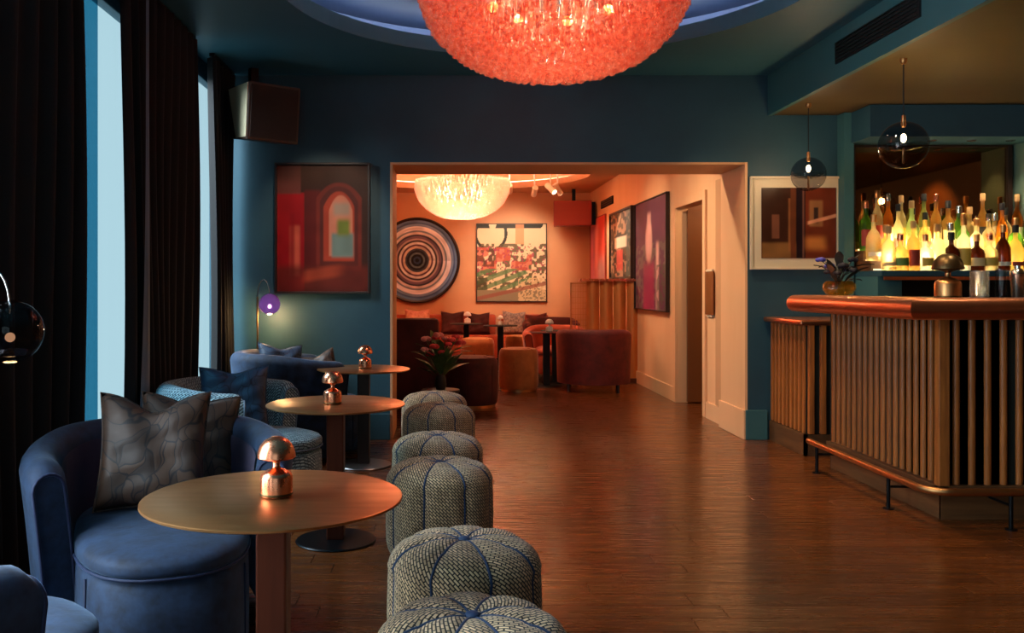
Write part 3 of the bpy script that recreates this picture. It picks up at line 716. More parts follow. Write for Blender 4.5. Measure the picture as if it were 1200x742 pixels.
# ------------------------------------------------------------------ cushions
def cushion(name, label, loc, rot, m_, w_=.24, h_=.24, t_=.07, chop=.2, grp='cushions', cat='cushion', pipm=None):
    def P(u, v, sgn):
        x = 2*u-1; y = 2*v-1
        ed = (max(0, 1-x**4)*max(0, 1-y**4))**.5
        X = w_*x*(1-.09*(1-y*y)*abs(x)); Y = h_*y*(1-.09*(1-x*x)*abs(y))
        Y -= chop*h_*math.exp(-(x/.42)**2)*max(0, y)**1.2*1.0
        wr = .006*math.sin(7*x+3*y)*ed+.004*math.sin(13*y-5*x)*ed
        return (X, sgn*t_*ed**.8+wr, Y+h_)
    mb = MB().grid(22, 22, lambda u, v: P(u, v, -1)).grid(22, 22, lambda u, v: P(u, v, 1))
    o = part(name, mb, m_, None, smooth='all', weld=True, loc=loc, rot=rot)
    tag(o, label, cat, grp)
    pts = [(u, 0) for u in np.linspace(0,1,14)]+[(1, v) for v in np.linspace(0,1,14)[1:]]+[(u, 1) for u in np.linspace(1,0,14)[1:]]+[(0, v) for v in np.linspace(1,0,14)[1:-1]]
    part('piping', MB().tube([P(u, v, 1) for u, v in pts], .004, 5, closed=True), pipm or m_, o, smooth='all')
    return o
cushion('cushion', 'large dark leaf-patterned cushion standing at the front of the near chair', (-1.10, 3.36, .455), (-.30, .02, math.radians(12)), M['cushion'], .205, .225, .075, .28)
cushion('cushion', 'second dark cushion leaning behind the leaf cushion', (-1.05, 3.64, .46), (-.22, .10, math.radians(22)), M['cushion'], .20, .20, .06, .15)
cushion('cushion', 'blue-grey cushion on the pale woven chair', (-1.22, 5.22, .455), (-.28, .0, math.radians(14)), M['cushion_blue'], .20, .19, .06, .15)
cushion('cushion', 'blue patterned cushion at the left in the farthest navy chair', (-1.27, 7.0, .455), (-.25, .1, math.radians(35)), M['cushion_blue'], .19, .20, .06, .15)
cushion('cushion', 'dark blue cushion at the right in the farthest navy chair', (-.93, 7.06, .455), (-.3, -.3, math.radians(0)), M['cushion'], .145, .17, .055, .15)
# ================================================================== CURTAINS
def curtain(label, y0, y1, seed, x0=-1.80, lam=.15, amp=.05, lining=None):
    r = random.Random(seed); th = thing('curtain', label, 'curtain', (x0, y0, 0), 0, 'black velvet curtains')
    n = int((y1-y0)/lam*12); ph = r.random()*6
    lamv = [r.uniform(.8, 1.2) for _ in range(60)]
    def X(u, z):
        s_ = u*(y1-y0); k = s_/lam*2*PI+.7*math.sin(s_*3+ph)
        return amp*(.75+.25*math.sin(s_*5+ph))*math.sin(k)*(1-.25*z/3)+.02*math.sin(z*1.3+s_*4)
    mb = MB()
    mb.grid(n, 10, lambda u, v: (X(u, 3*v)+.006, u*(y1-y0), .02+3.04*v))
    mb.grid(n, 10, lambda u, v: (X(u, 3*v)-.006, u*(y1-y0), .02+3.04*v))
    part('drape', mb, M['curtain'], th, smooth='all')
    part('track', MB().box(-.02, .02, 0, y1-y0, 3.055, 3.078), M['black_metal'], th)
    if lining: lining(th)
    return th
curtain('black velvet curtain filling the left edge, left of the first window', 2.9, 4.34, 1, x0=-1.78)
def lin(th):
    part('lining', MB().grid(8, 14, lambda u, v: (.075+.012*math.sin(u*PI)+.006*math.sin(v*5), .19-(1-u)*(.03+.22*(1-v)**2.2), .03+3.0*v)), M['lining'], th, smooth='all', label='pale grey lining and painted lit edge')  # thin upper part paints the window-lit curtain edge; lower part is lining
curtain('black velvet curtain between the two windows with a pale lining and painted lit edge', 5.02, 6.40, 2, x0=-1.79, lining=lin)
curtain('narrow black velvet curtain at the far corner beside the speaker', 6.84, 7.50, 3, x0=-1.77)
curtain('black velvet curtain beside the window nearest the camera', .75, 1.25, 4, x0=-1.78)

# ================================================================== CHANDELIERS
def coralmat(nm, cols, mixt, estr):
    t = NT(nm); oi = t.n('ObjectInfo').outputs['Random']; geo = t.n('TexCoord').outputs['Object']
    nz = t.n('TexNoise', {'Vector': geo, 'Scale': 34.0, 'Detail': 1.0}).outputs['Fac']
    s_ = t.n('Math', {0: oi, 1: nz}, operation='ADD').outputs[0]; f = t.n('Math', {0: s_, 1: 1.0}, operation='FRACT').outputs[0]
    c = t.ramp(f, cols)
    ct = t.n('Mix', {0: .55}, data_type='RGBA'); t.link(c, ct.inputs[6]); ct.inputs[7].default_value = (1, .9, .84, 1); ct = ct.outputs[2]
    a = t.n('BsdfTransparent', {'Color': ct}); b = t.n('BsdfTranslucent', {'Color': c}); g_ = t.n('BsdfGlossy', {'Roughness': .2}); d = t.n('BsdfDiffuse', {'Color': c})
    m1 = t.n('MixShader', {0: .25, 1: b.outputs[0], 2: d.outputs[0]}); m2 = t.n('MixShader', {0: 1-mixt, 1: a.outputs[0], 2: m1.outputs[0]})
    lw = t.n('LayerWeight', {'Blend': .3}); m3 = t.n('MixShader', {0: ffac(t, lw), 1: m2.outputs[0], 2: g_.outputs[0]})
    e = t.n('Emission', {'Color': c, 'Strength': estr}); ad = t.n('AddShader', {0: m3.outputs[0], 1: e.outputs[0]})
    t.link(ad.outputs[0], t.out.inputs[0]); return t.m
def chandelier(label, loc, R, H, pl_, pr_, m_, bulbE, col, nb, cap, glow, top=.17, ex=.85):
    """glass tubes hung in tiers round a bowl; loc is the centre of the bowl's top ring"""
    th = thing('chandelier', label, 'chandelier', loc, 0, 'glass bowl chandeliers')
    pc = MB().lathe([(0, -pl_), (pr_*.75, -pl_*.95), (pr_, -pl_*.8), (pr_*.9, -pl_*.3), (pr_*.45, 0), (0, 0)], n=6).mesh('glass_drop', m_, smooth='all')
    items = []; rows_ = int(1.35*(R+H)/(pl_*.5))
    for j in range(rows_):
        ph = PI/2*(j+.3)/rows_; r = R*math.cos(ph)**ex; z = -H*math.sin(ph)+pl_*.6
        n_ = max(5, int(2*PI*r/(pr_*2.3)))
        for i in range(n_):
            a_ = 2*PI*(i+.5*(j % 2))/n_+random.uniform(-.02, .02)
            tilt = ph*.35+random.uniform(-.1, .1)
            items.append((r*math.cos(a_), r*math.sin(a_), z+random.uniform(-.01, .01), a_, tilt))
    wloc = Vector(loc)
    def size(it):
        p = wloc+Vector(it[:3]); return (1 if it[1] < R*.35 else 3)*p.length
    items.sort(key=size); stuff = MB()
    tpl = [tuple(v.co) for v in pc.vertices]; tf = [tuple(p.vertices) for p in pc.polygons]
    for k, (x, y, z, a_, tl) in enumerate(items):
        Rm = Matrix.Rotation(a_, 4, 'Z') @ Matrix.Rotation(-tl, 4, 'Y')
        if k < cap:
            o = put('glass_drop', pc, th, (x, y, z)); o.rotation_euler = Rm.to_euler()
        else:
            M4 = Matrix.Translation((x, y, z)) @ Rm
            stuff.add([M4 @ Vector(v) for v in tpl], tf)
    part('glass_drops', stuff, m_, th, smooth='all', kind='stuff')
    fr = MB()
    for f in (1.0, .72, .42): fr.tube([(R*f*.94*math.cos(q), R*f*.94*math.sin(q), -H*math.sqrt(1-f*f*.97)*.8+.06) for q in np.linspace(0, 2*PI, 41)[:-1]], .006, 5, closed=True)
    part('frame', fr, M['brass'], th, smooth='all')
    part('canopy', MB().lathe([(0, top-.05), (.14, top-.05), (.14, top), (0, top)], n=32).cyl((0, 0, -H*.2), (0, 0, top-.04), .012), M['brass'], th, smooth=True)
    for k in range(nb):
        q = 2*PI*k/nb+.3; rr = R*.45 if nb > 1 else 0
        b = part('bulb', MB().sphere((0, 0, 0), .032, 12, 8), glow, th, smooth='all', loc=(rr*math.cos(q), rr*math.sin(q), -H*.33))
    l_ = light('chandelier_light', 'POINT', (loc[0], loc[1], loc[2]-H*.30), bulbE, col, R*.3)
    return th
coral = coralmat('coral_glass', [(0, S(222,104,78)), (.25, S(246,160,126)), (.5, S(254,208,174)), (.75, S(255,238,216)), (.88, S(246,164,128)), (1, S(226,110,84))], .8, .03)
blush = coralmat('blush_glass', [(0, S(244,186,156)), (.5, S(255,226,206)), (1, S(238,166,132))], .75, .05)
hot = emitmat('chandelier_bulb', (1, .72, .36, 1), 22)
chandelier('large coral glass chandelier hanging from the round blue-lit recess', (CX+.03, CY, 3.17), .80, .60, .105, .018, coral, 20, (1, .90, .78), 7, 300, hot, .25)
chandelier('blush glass bowl chandelier hanging in the orange room', (.27, 13.15, 2.80), .68, .50, .10, .019, blush, 100, (1, .86, .70), 5, 200, hot, .49, 1.0)

# ================================================================== PENDANTS AND FLOOR LAMPS
def pendant(label, loc, drop, r=.145):
    th = thing('pendant_lamp', label, 'lamp', loc, 0, 'smoked glass globe pendants')
    part('canopy', MB().lathe([(0, 0), (.022, 0), (.022, -.02), (.012, -.035), (0, -.035)], n=18), M['brass'], th, smooth=True)
    part('cord', MB().cyl((0, 0, -.03), (0, 0, -drop+r+.02), .004, 6), M['dark'], th)
    so_ = part('socket', MB().lathe([(0, -drop+r+.045), (.012, -drop+r+.04), (.016, -drop+r-.02), (.011, -drop+r-.035), (0, -drop+r-.035)], n=16), M['brass'], th, smooth=True)
    part('globe', MB().sphere((0, 0, -drop), r, 32, 20), M['smoke'], th, smooth='all')
    part('inner_dish', MB().lathe([(.02, -drop-.035), (r*.6, -drop-.025), (r*.9, -drop-.0), (r*.88, -drop+.004), (.02, -drop-.028)], n=32, rf=lambda a: 1+.03*math.sin(16*a)), M['clear'], th, smooth='all', label='fluted clear glass inner dish')
    part('stem', MB().lathe([(0, -drop-.12), (.008, -drop-.11), (.008, -drop-.02), (0, -drop-.02)], n=10), M['brass'], th, smooth=True)
    part('bulb', MB().sphere((0, 0, -drop+.045), .017, 14, 10, sz=1.7), M['bulb'], so_, smooth='all')
    light('pendant_light', 'POINT', (loc[0], loc[1], loc[2]-drop+.045), 9, (1, .66, .32), .03)
    return th
pendant('smoked glass globe pendant hanging in front of the white framed picture', (2.89, 7.1, ZB+.004), .56, .135)
pendant('larger smoked glass globe pendant above the bar corner', (2.925, 5.7, ZB+.004), .55, .15)
pendant('smoked glass globe pendant seen only in the bar mirror', (4.86, 5.15, ZB+.004), .55, .15)

def floor_lamp(label, loc, rotz, glassm, r=.1, zc=1.17, e=2):
    th = thing('floor_lamp', label, 'lamp', loc, rotz, 'globe floor lamps')
    part('base', MB().lathe([(0,0),(.08,0),(.08,.012),(.02,.018),(0,.018)], n=28), M['black_metal'], th, smooth=True)
    part('pole', MB().cyl((0, 0, .015), (0, 0, zc+.06), .007, 8), M['brass'], th, smooth=True)
    arc = [(0, 0, zc+.05)]+[(.05-.05*math.cos(q), 0, zc+.06+.14*math.sin(q)) for q in np.linspace(0, PI, 12)]+[(.10, 0, zc+r-.01)]
    part('neck', MB().tube(arc, .0035, 6), M['steel'], th, smooth='all')
    part('globe', MB().sphere((.10, 0, zc), r, 28, 18), glassm, th, smooth='all')
    part('lower_cup', MB().lathe([(0, -.085), (.045, -.08), (.055, -.06), (.0, -.055)], (.10, 0, zc), n=24), M['clear'], th, smooth='all')
    part('bulb', MB().sphere((.10, 0, zc-.02), .016, 12, 8), M['bulb'] if e > 1 else M['bulb_dim'], th, smooth='all')
    if e: 
        v = Matrix.Rotation(rotz, 3, 'Z') @ Vector((.10, 0, 0)); light('floor_lamp_light', 'POINT', (loc[0]+v.x, loc[1]+v.y, zc-.11), e, (1, .6, .25), .03)
    return th
floor_lamp('purple glass globe floor lamp by the wall under the speaker', (-1.53, 7.36, 0), 0, M['purple'], .088, 1.15, 5.0)
floor_lamp('smoked glass globe floor lamp cut off at the left edge', (-1.53, 2.95, 0), .05, M['smoke'], .105, 1.15, .2)

# ================================================================== ART
def picture(name, label, w_, h_, loc, rotz, painter, fw, fd, fm, glaz=False, mat_m=None, mw=0, group=None, cat='picture'):
    th = thing(name, label, cat, loc, rotz, group)
    W, H = w_/2, h_/2
    fr = MB().box(-W, -W+fw, -fd, 0, -H, H).box(W-fw, W, -fd, 0, -H, H).box(-W+fw, W-fw, -fd, 0, -H, -H+fw).box(-W+fw, W-fw, -fd, 0, H-fw, H)
    part('frame', fr, fm, th, bev=.002)
    if mw: part('mount', MB().box(-W+fw, W-fw, -fd*.4, -.001, -H+fw, H-fw), mat_m, th)
    canvas('print', w_-2*fw-2*mw, h_-2*fw-2*mw, painter, th, M['paint_g'] if glaz else M['paint'], (0, -fd*.5-.002, 0))
    return th
def base(U, c): return np.ones(U.shape+(3,))*np.array(c[:3])
def p_arch(U, V):
    im = base(U, S(60,32,22)); n_ = vnoise(U, V, 9, 12, 3)
    im = lay(im, rect(U, V, 0, .30, 0, .78)*.95, S(170,14,22)); im = lay(im, rect(U, V, 0, .26, .77, 1.1)*.8, S(120,58,50))
    im = lay(im, rect(U, V, .30, .48, .16, .8, .02)*.8, S(106,24,20)); im = lay(im, ss(V, .8, .95)*.5, S(80,48,30))
    im = lay(im, rect(U, V, .14, .25, .12, .52, .02)*.9, S(220,96,70)); im = lay(im, rect(U, V, .14, .19, .1, .62, .02)*.8, S(150,14,22))
    def arch(hw, top, bot, cx=.68): 
        d = np.abs(U-cx)/hw; y_ = top-.12*(d**2.2); return (1-ss(d, .95, 1.05))*(1-ss(V, y_-.01, y_+.01))*ss(V, bot-.01, bot+.01)
    im = lay(im, arch(.25, .86, .16)*.7, S(130,44,30)); im = lay(im, arch(.21, .83, .2)*.85, S(84,34,26)); im = lay(im, arch(.17, .79, .24), S(170,60,36))
    im = lay(im, arch(.13, .76, .28, .70), S(206,120,90)); im = lay(im, rect(U, V, .60, .84, .27, .46, .02), S(110,124,112))
    im = lay(im, rect(U, V, .66, .80, .44, .57, .03), S(110,116,44)); im = lay(im, rect(U, V, .62, .80, .6, .7, .03)*.6, S(126,140,120))
    im = lay(im, (1-ss(V, .16, .24))*.8, S(104,34,24)); im = lay(im, (1-ss(np.abs(V-.12-.12*(U-.3)), .02, .07))*ss(U, .25, .35)*(1-ss(U,.6,.8))*.6, S(176,70,40))
    return im*(.85+.3*n_[..., None])
picture('picture', 'tall red and brown arch picture in a dark frame on the left wall panel', .80, 1.10, (-1.02, YB-.006, 1.785), 0, p_arch, .018, .06, M['frame_dark'])
def p_rooms(U, V):
    im = base(U, S(58,30,20)); n_ = vnoise(U, V, 8, 8, 5)
    im = lay(im, rect(U, V, 0, .46, .0, .22, .03), S(130,88,48)); im = lay(im, rect(U, V, .14, .24, .28, .62), S(120,72,52)); im = lay(im, rect(U, V, .36, .39, .1, .85)*.8, S(150,92,52))
    im = lay(im, rect(U, V, .39, .46, 0, 1), S(104,54,32)); im = lay(im, rect(U, V, .47, .58, 0, 1), S(34,20,26)); im = lay(im, rect(U, V, .55, .57, 0, 1), S(120,78,66))
    im = lay(im, rect(U, V, .59, 1, 0, 1), S(112,46,26)); im = lay(im, rect(U, V, .64, .82, .45, .82, .02), S(156,102,62)); im = lay(im, rect(U, V, .70, .76, .5, .72), S(60,40,34))
    im = lay(im, (1-ss(np.abs(V-(.5+.28*(U-.62))), .015, .035))*ss(U, .6, .64), S(230,150,110)); im = lay(im, rect(U, V, .6, .86, .12, .3, .06), S(190,116,56))
    return im*(.8+.4*n_[..., None])
picture('framed_photograph', 'brown interior photograph in a white frame beside the bar', .822, .785, (2.995, YB-.006, 1.83), 0, p_rooms, .02, .03, M['cream'], True, M['cream'], .075)
# round concentric art
def p_rings(A, R):
    cols = [S(14,20,34), S(40,64,96), S(18,20,28), S(90,110,120), S(30,32,40), S(60,70,84), S(200,190,180), S(90,64,84), S(216,222,226), S(60,56,64), S(176,160,166), S(110,90,110), S(60,60,76), S(210,206,210), S(120,140,160), S(226,230,240), S(236,240,250), S(120,150,190), S(70,96,140), S(96,130,176)]
    k = np.clip((R*len(cols)).astype(int), 0, len(cols)-1); im = np.array([c[:3] for c in cols])[k]
    n_ = vnoise((A/(2*PI)) % 1, R, 30, 20, 8); return im*(.7+.6*n_[..., None])
rd = thing('round_artwork', 'round disc artwork with blue and white concentric rings', 'picture', (-.47, YF-.01, 1.75))
part('rim', MB().lathe([(0, 0), (.76, 0), (.76, .07), (.735, .08), (.71, .07), (.71, .045), (0, .045)], n=72), M['frame_dark'], rd, smooth=True, rot=(PI/2, 0, 0))
canvas('print', .71, .71, p_rings, rd, M['paint'], (0, -.05, 0), n=180, disc=True)
def p_collage(U, V):
    im = base(U, S(226,206,166)); n1 = vnoise(U, V, 26, 26, 11); n2 = vnoise(U, V, 9, 9, 12); n3 = vnoise(U, V, 50, 50, 13)
    cir = np.hypot(U-.2, (V-.88)*1.0)
    im = lay(im, (np.abs(cir-.22) < .02)*1., S(50,48,40)); im = lay(im, (V > .95)*(n2 > .4)*1., S(50,50,44))
    im = lay(im, ((n1 > .52)&(V < .75)&(V > .15))*.9, S(90,76,50)); im = lay(im, ((n2 > .55)&(V > .4)&(V < .7)&(U < .8))*.8, S(206,92,70)); im = lay(im, ((n3 > .72)&(V < .72)&(V > .35))*.9, S(170,70,90))
    im = lay(im, ((V < .42)&(V > .14)&(np.sin((V-.35*U)*60) > -.2)&(U+V < 1.1))*.85, S(96,130,84)); im = lay(im, ((V < .14)|((V < .3)&(U < .15)))*.7, S(70,60,36))
    im = lay(im, ((V < .3)&(U > .6)&(n3 > .45))*.9, S(214,186,140)); im = lay(im, ((V > .45)&(V < .66)&(U < .25)&(n1 > .4))*.8, S(96,60,44)); im = lay(im, ((U > .56)&(U < .68)&(V > .74))*.8, S(220,150,100))
    im = lay(im, (np.abs(V-(.03+.2*U)) < .025)*.8, S(150,84,70)); return im
picture('picture', 'cream and green floral collage canvas on the far orange wall', 1.25, 1.39, (1.20, YF-.006, 1.71), 0, p_collage, .015, .05, M['frame_dark'])
def p_pink(U, V):
    im = base(U, S(226,96,90)); n_ = vnoise(U, V, 8, 2, 21); im = lay(im, rect(U, V, 0, .3, 0, 1, .1), S(214,120,150)); im = lay(im, rect(U, V, .35, .5, 0, 1, .1)*.8, S(240,150,150)); im = lay(im, rect(U, V, .6, 1.1, .4, 1.1, .1), S(226,70,56)); im = lay(im, rect(U, V, .5, 1.1, -.1, .35, .15)*.8, S(190,140,130)); return im*(.8+.4*n_[..., None])
def p_mix(U, V):
    n1 = vnoise(U, V, 6, 10, 31); n2 = vnoise(U, V, 14, 24, 32); im = base(U, S(96,86,66)); im = lay(im, (n1 > .5)*.8, S(60,50,48)); im = lay(im, (n2 > .6)*.8, S(190,150,120)); im = lay(im, rect(U, V, .2, .8, .45, .62), S(240,226,200)); im = lay(im, rect(U, V, .3, .6, .1, .42)*.8, S(206,84,76)); im = lay(im, rect(U, V, .75, 1, 0, 1)*.6, S(80,110,110)); return im
def p_purple(U, V):
    n1 = vnoise(U, V, 20, 30, 41); n2 = vnoise(U, V, 8, 12, 42); im = base(U, S(98,52,80)); im = lay(im, ((V < .6)&(n1 > .5))*.8, S(120,104,96)); im = lay(im, (1-ss(np.hypot((U-.45)*2.2, (V-.62)*1.2), .18, .3))*.9, S(230,170,160)); im = lay(im, rect(U, V, .40, .52, .5, .88, .03)*.9, S(236,186,180)); im = lay(im, rect(U, V, .28, .62, -.1, .42, .05)*.9, S(160,40,84)); im = lay(im, rect(U, V, .68, .76, .0, .6, .03)*.8, S(230,180,170)); im = lay(im, ((U > .7)&(V < .4)&(n1 > .45))*.7, S(70,70,60)); return im*(.85+.3*n2[..., None])
RZ = -PI/2     # pictures on the right wall face -x
picture('picture', 'pink and red striped picture at the far end of the right wall', 1.45, 1.10, (WR-.006, 15.0, 1.90), RZ, p_pink, .012, .03, M['speaker_red'])
picture('picture', 'small many-coloured picture between the pink and purple ones', 1.6, 1.0, (WR-.006, 13.0, 1.90), RZ, p_mix, .03, .05, M['frame_dark'])
picture('picture', 'tall purple and magenta picture nearest the doorway', 1.72, 1.39, (WR-.006, 11.15, 1.69), RZ, p_purple, .012, .045, M['frame_dark'])

spot((-.7, 5.6, 3.0), (-1.02, 7.58, 1.75), 42, (1, .82, .62), 34)  # added spot that brightens the arch picture
for x, y, tx, ty, e in ((1.0, 9.0, 2.6, 9.6, 70), (1.3, 10.6, 2.6, 11.2, 60), (.6, 8.7, 2.55, 8.0, 110)):
    spot((x, y, 2.93), (tx, ty, 1.3), e, (1, .80, .56), 95, .06, 1)  # added spots that brighten the far right wall and jamb
# ================================================================== SPEAKERS, TRACK LIGHTS
sp = thing('wall_speaker', 'dark brown wall speaker with its window-lit side painted pale high in the left corner', 'speaker', (-1.46, 7.22, 2.66), math.radians(38)); sp.scale = (1.12,)*3
bx = MB().add([(-.20,-.16,-.20),(.20,-.16,-.20),(.20,.12,-.16),(-.20,.12,-.16),(-.20,-.20,.20),(.20,-.20,.20),(.20,.14,.20),(-.20,.14,.20)], [(0,3,2,1),(4,5,6,7),(0,1,5,4),(1,2,6,5),(2,3,7,6),(3,0,4,7)])
part('cabinet', bx, M['speaker'], sp, bev=.008)
part('lit_side', MB().add([(-.208,-.158,-.18),(-.208,.0,-.17),(-.208,.12,.19),(-.208,-.19,.19),(-.201,-.158,-.18),(-.201,.0,-.17),(-.201,.12,.19),(-.201,-.19,.19)], [(0,1,2,3),(4,5,6,7),(0,1,5,4),(1,2,6,5),(2,3,7,6),(3,0,4,7)]), M['speaker_lit'], sp, label='pale side painted as window-lit')  # window light on this side is put into its pale colour
part('grille', MB().add([(-.18,-.168,-.18),(.18,-.168,-.18),(.18,-.204,.18),(-.18,-.204,.18),(-.18,-.160,-.18),(.18,-.160,-.18),(.18,-.196,.18),(-.18,-.196,.18)], [(0,1,2,3),(4,5,6,7),(0,1,5,4),(1,2,6,5),(2,3,7,6),(3,0,4,7)]), mat('speaker_grille', S(44,30,24), .8, bump=.3, bscale=300), sp)
part('bracket', MB().box(-.03, .03, .1, .2, -.03, .03).box(-.03,.03,.12,.17,.03,.4), M['black_metal'], sp)
s2 = thing('wall_speaker', 'rust red speaker box high in the far right corner', 'speaker', (2.22, 15.3, 2.52), math.radians(-8))
part('cabinet', MB().box(-.34, .30, -.16, .16, -.20, .22), M['speaker_red'], s2, bev=.01)
part('bracket', MB().box(.30, .36, -.1, .1, -.18, .2).box(-.03, .03, -.03, .03, .22, .43), M['black_metal'], s2)
vn = thing('air_vent', 'small dark slot vent high on the far right wall', 'vent', (WR-.004, 14.2, 2.62), RZ)
part('frame', MB().box(-.5, .5, -.02, 0, -.06, .06), M['dark'], vn)
for k in range(3): part('vane', MB().box(-.48, .48, -.026, -.018, -.04+k*.035, -.03+k*.035), M['frame_dark'], vn)
TL = [((1.0, 13.6), (1.15, 15.9, 1.7), 'leftmost white track spotlight beside the blush chandelier'), ((1.42, 14.0), (1.3, 15.9, 1.7), 'second white track spotlight, by itself between two others'),
      ((1.62, 13.6), (2.6, 12.6, 1.6), 'left one of the paired white track spotlights'), ((1.74, 13.7), (2.6, 14.2, 1.6), 'right one of the paired white track spotlights by the speaker')]
for (x, y), tg, lb in TL:
    t_ = thing('track_spotlight', lb, 'spotlight', (x, y, FZ), 0, 'white track spotlights')
    d = (Vector(tg)-Vector((x, y, FZ-.16))).normalized()
    part('stem', MB().cyl((0, 0, .34), (0, 0, -.14), .012, 8), M['white'], t_)
    part('body', MB().tube([Vector((0, 0, -.17))-d*.09, Vector((0, 0, -.17))+d*.10], .045, 16), M['white'], t_, smooth=True)
    part('lens', MB().tube([Vector((0, 0, -.17))+d*.101, Vector((0, 0, -.17))+d*.104], .036, 16), M['bulb_soft'], t_)
    spot((x+d.x*.12, y+d.y*.12, FZ-.17+d.z*.12), tg, 45, (1, .82, .62), 60)
# ================================================================== FAR ROOM FURNITURE
def stool(label, loc, m_, r=.25, h=.52, grp='velvet drum stools'):
    th = thing('drum_stool', label, 'stool', loc, random.random(), grp)
    bd_ = part('body', MB().lathe([(0,.03),(r*.94,.03),(r*.98,.05),(r,.12),(r,h-.10),(r*.97,h-.045),(r*.88,h-.012),(r*.6,h),(0,h+.004)], n=36), m_, th, smooth=True)
    part('plinth', MB().lathe([(0,0),(r*.9,0),(r*.9,.032),(0,.032)], n=32), M['brass'], th, smooth=True)
    for k in range(6):
        a = k*PI/3; part('seam', MB().tube([(r*1.0*math.cos(a), r*1.0*math.sin(a), z) for z in (.06, h-.10)]+[(r*.90*math.cos(a), r*.90*math.sin(a), h-.012), (r*.6*math.cos(a), r*.6*math.sin(a), h+.002)], .004, 5), m_, bd_)
    return th
stool('wine red drum stool in the opening, right of the flowers', (.30, 9.72, 0), M['wine_dark'], .29, .54)
stool('tan velvet drum stool left of the tall dark table', (.93, 11.15, 0), M['tan'], .245, .53)
stool('tan drum stool behind the front tan stool', (1.20, 14.0, 0), M['tan'], .24, .53)
stool('orange tan drum stool behind the flowers', (.50, 13.3, 0), M['tan'], .25, .53)
tub('wine velvet tub chair seen from behind, in front of the copper screen', (1.87, 11.2, 0), math.radians(170), M['wine'], None, M['wine'], a=.45, b=.45, hb=.77, ha=.74, pip=M['wine_dark'], z0=.10, group='wine and rust tub chairs', flare=.015)
tub('rust velvet armchair behind the tall dark table', (1.55, 12.55, 0), math.radians(-10), M['rust'], None, M['rust'], a=.40, b=.42, hb=.74, ha=.66, pip=M['wine'], z0=.10, group='wine and rust tub chairs')
tub('dark wine tub chair behind the copper screen end', (1.75, 14.6, 0), math.radians(-5), M['wine_dark'], None, M['wine_dark'], a=.42, b=.42, hb=.78, ha=.70, pip=M['wine'], z0=.10, group='wine and rust tub chairs')
# high backed booth sofa at left of the opening
bs = thing('booth_sofa', 'dark wine high-backed booth sofa at the left of the opening', 'sofa', (-.55, 9.75, 0))
part('back', MB().box(-.9, .50, -.12, .08, .06, .95), M['wine_dark'], bs, smooth=True, bev=.05)
part('seat', MB().box(-.9, .49, .08, .70, .06, .44), M['wine_dark'], bs, smooth=True, bev=.05)
part('arm', MB().box(.38, .50, .08, .72, .06, .62), M['wine_dark'], bs, smooth=True, bev=.05)
for sx in (-.8, .5):
    for sy in (-.05, .6): part('leg', MB().cyl((sx, sy, 0), (sx, sy, .07), .02, 8), M['frame_dark'], bs)
# long banquette along the far wall
bq = thing('banquette', 'long rust orange banquette along the far orange wall', 'sofa', (-.2, 15.45, 0))
part('seat', MB().box(-1.62, 2.1, -.40, .12, .08, .46), M['rust'], bq, smooth=True, bev=.04)
bk_m = MB().box(0, .85, .12, .40, .40, .80).mesh('backrest_panel', M['rust'], smooth=True, bev=.04)
for k in range(4): put('backrest_panel', bk_m, bq, (-1.58+k*.92, 0, 0))
part('plinth', MB().box(-1.6, 2.05, -.34, .3, 0, .09), M['frame_dark'], bq)
part('arm', MB().box(2.1, 2.24, -.42, .38, .04, .66), M['rust'], bq, smooth=True, bev=.05)
CL = [('speckled white linen cushion on the far banquette below the collage', (1.20, 15.32, .47), (-.25,.05,.1), M['speckle'], .20), ('wine red cushion on the far banquette, left of a darker one', (.15, 15.36, .47), (-.25,0,0), M['wine_dark'], .20),
      ('dark wine cushion in the middle of the far banquette', (.60, 15.36, .47), (-.25,.0,0), M['wine_dark'], .19), ('rust cushion at the right end of the far banquette', (1.62, 15.36, .47), (-.25,-.1,-.1), M['wine'], .18), ('peach patterned cushion at the left behind the booth sofa', (-.45, 15.34, .47), (-.25,.0,0), M['peachcush'], .22)]
for lb, lc, rt, mm, s_ in CL: cushion('cushion', lb, lc, rt, mm, s_, s_, .06, .1, grp='cushions on the far banquette')
round_table((1.33, 11.62, 0), 'tall dark round table in front of the rust armchair', M['black_metal'], .21, M['dark'], M['wine_dark'], 'dark tables in the orange room')
round_table((1.50, 12.06, 0), 'second dark round table just behind the front one', M['black_metal'], .20, M['dark'], M['dark'], 'dark tables in the orange room')
round_table((.86, 13.6, 0), 'dark table in front of the far banquette below the collage', M['black_metal'], .26, M['dark'], M['dark'], 'dark tables in the orange room')
round_table((.36, 14.3, 0), 'dark table in front of the wine cushions', M['black_metal'], .26, M['dark'], M['dark'], 'dark tables in the orange room')
mushroom((1.37, 11.62, .7), 'white mushroom lamp on the tall dark table', 1, (M['white'], M['white']))
mushroom((.38, 14.3, .7), 'white mushroom lamp in front of the wine cushions', 1.1, (M['white'], M['white']))
mushroom((.86, 13.6, .7), 'white mushroom lamp in front of the speckled cushion', .9, (M['white'], M['white']))
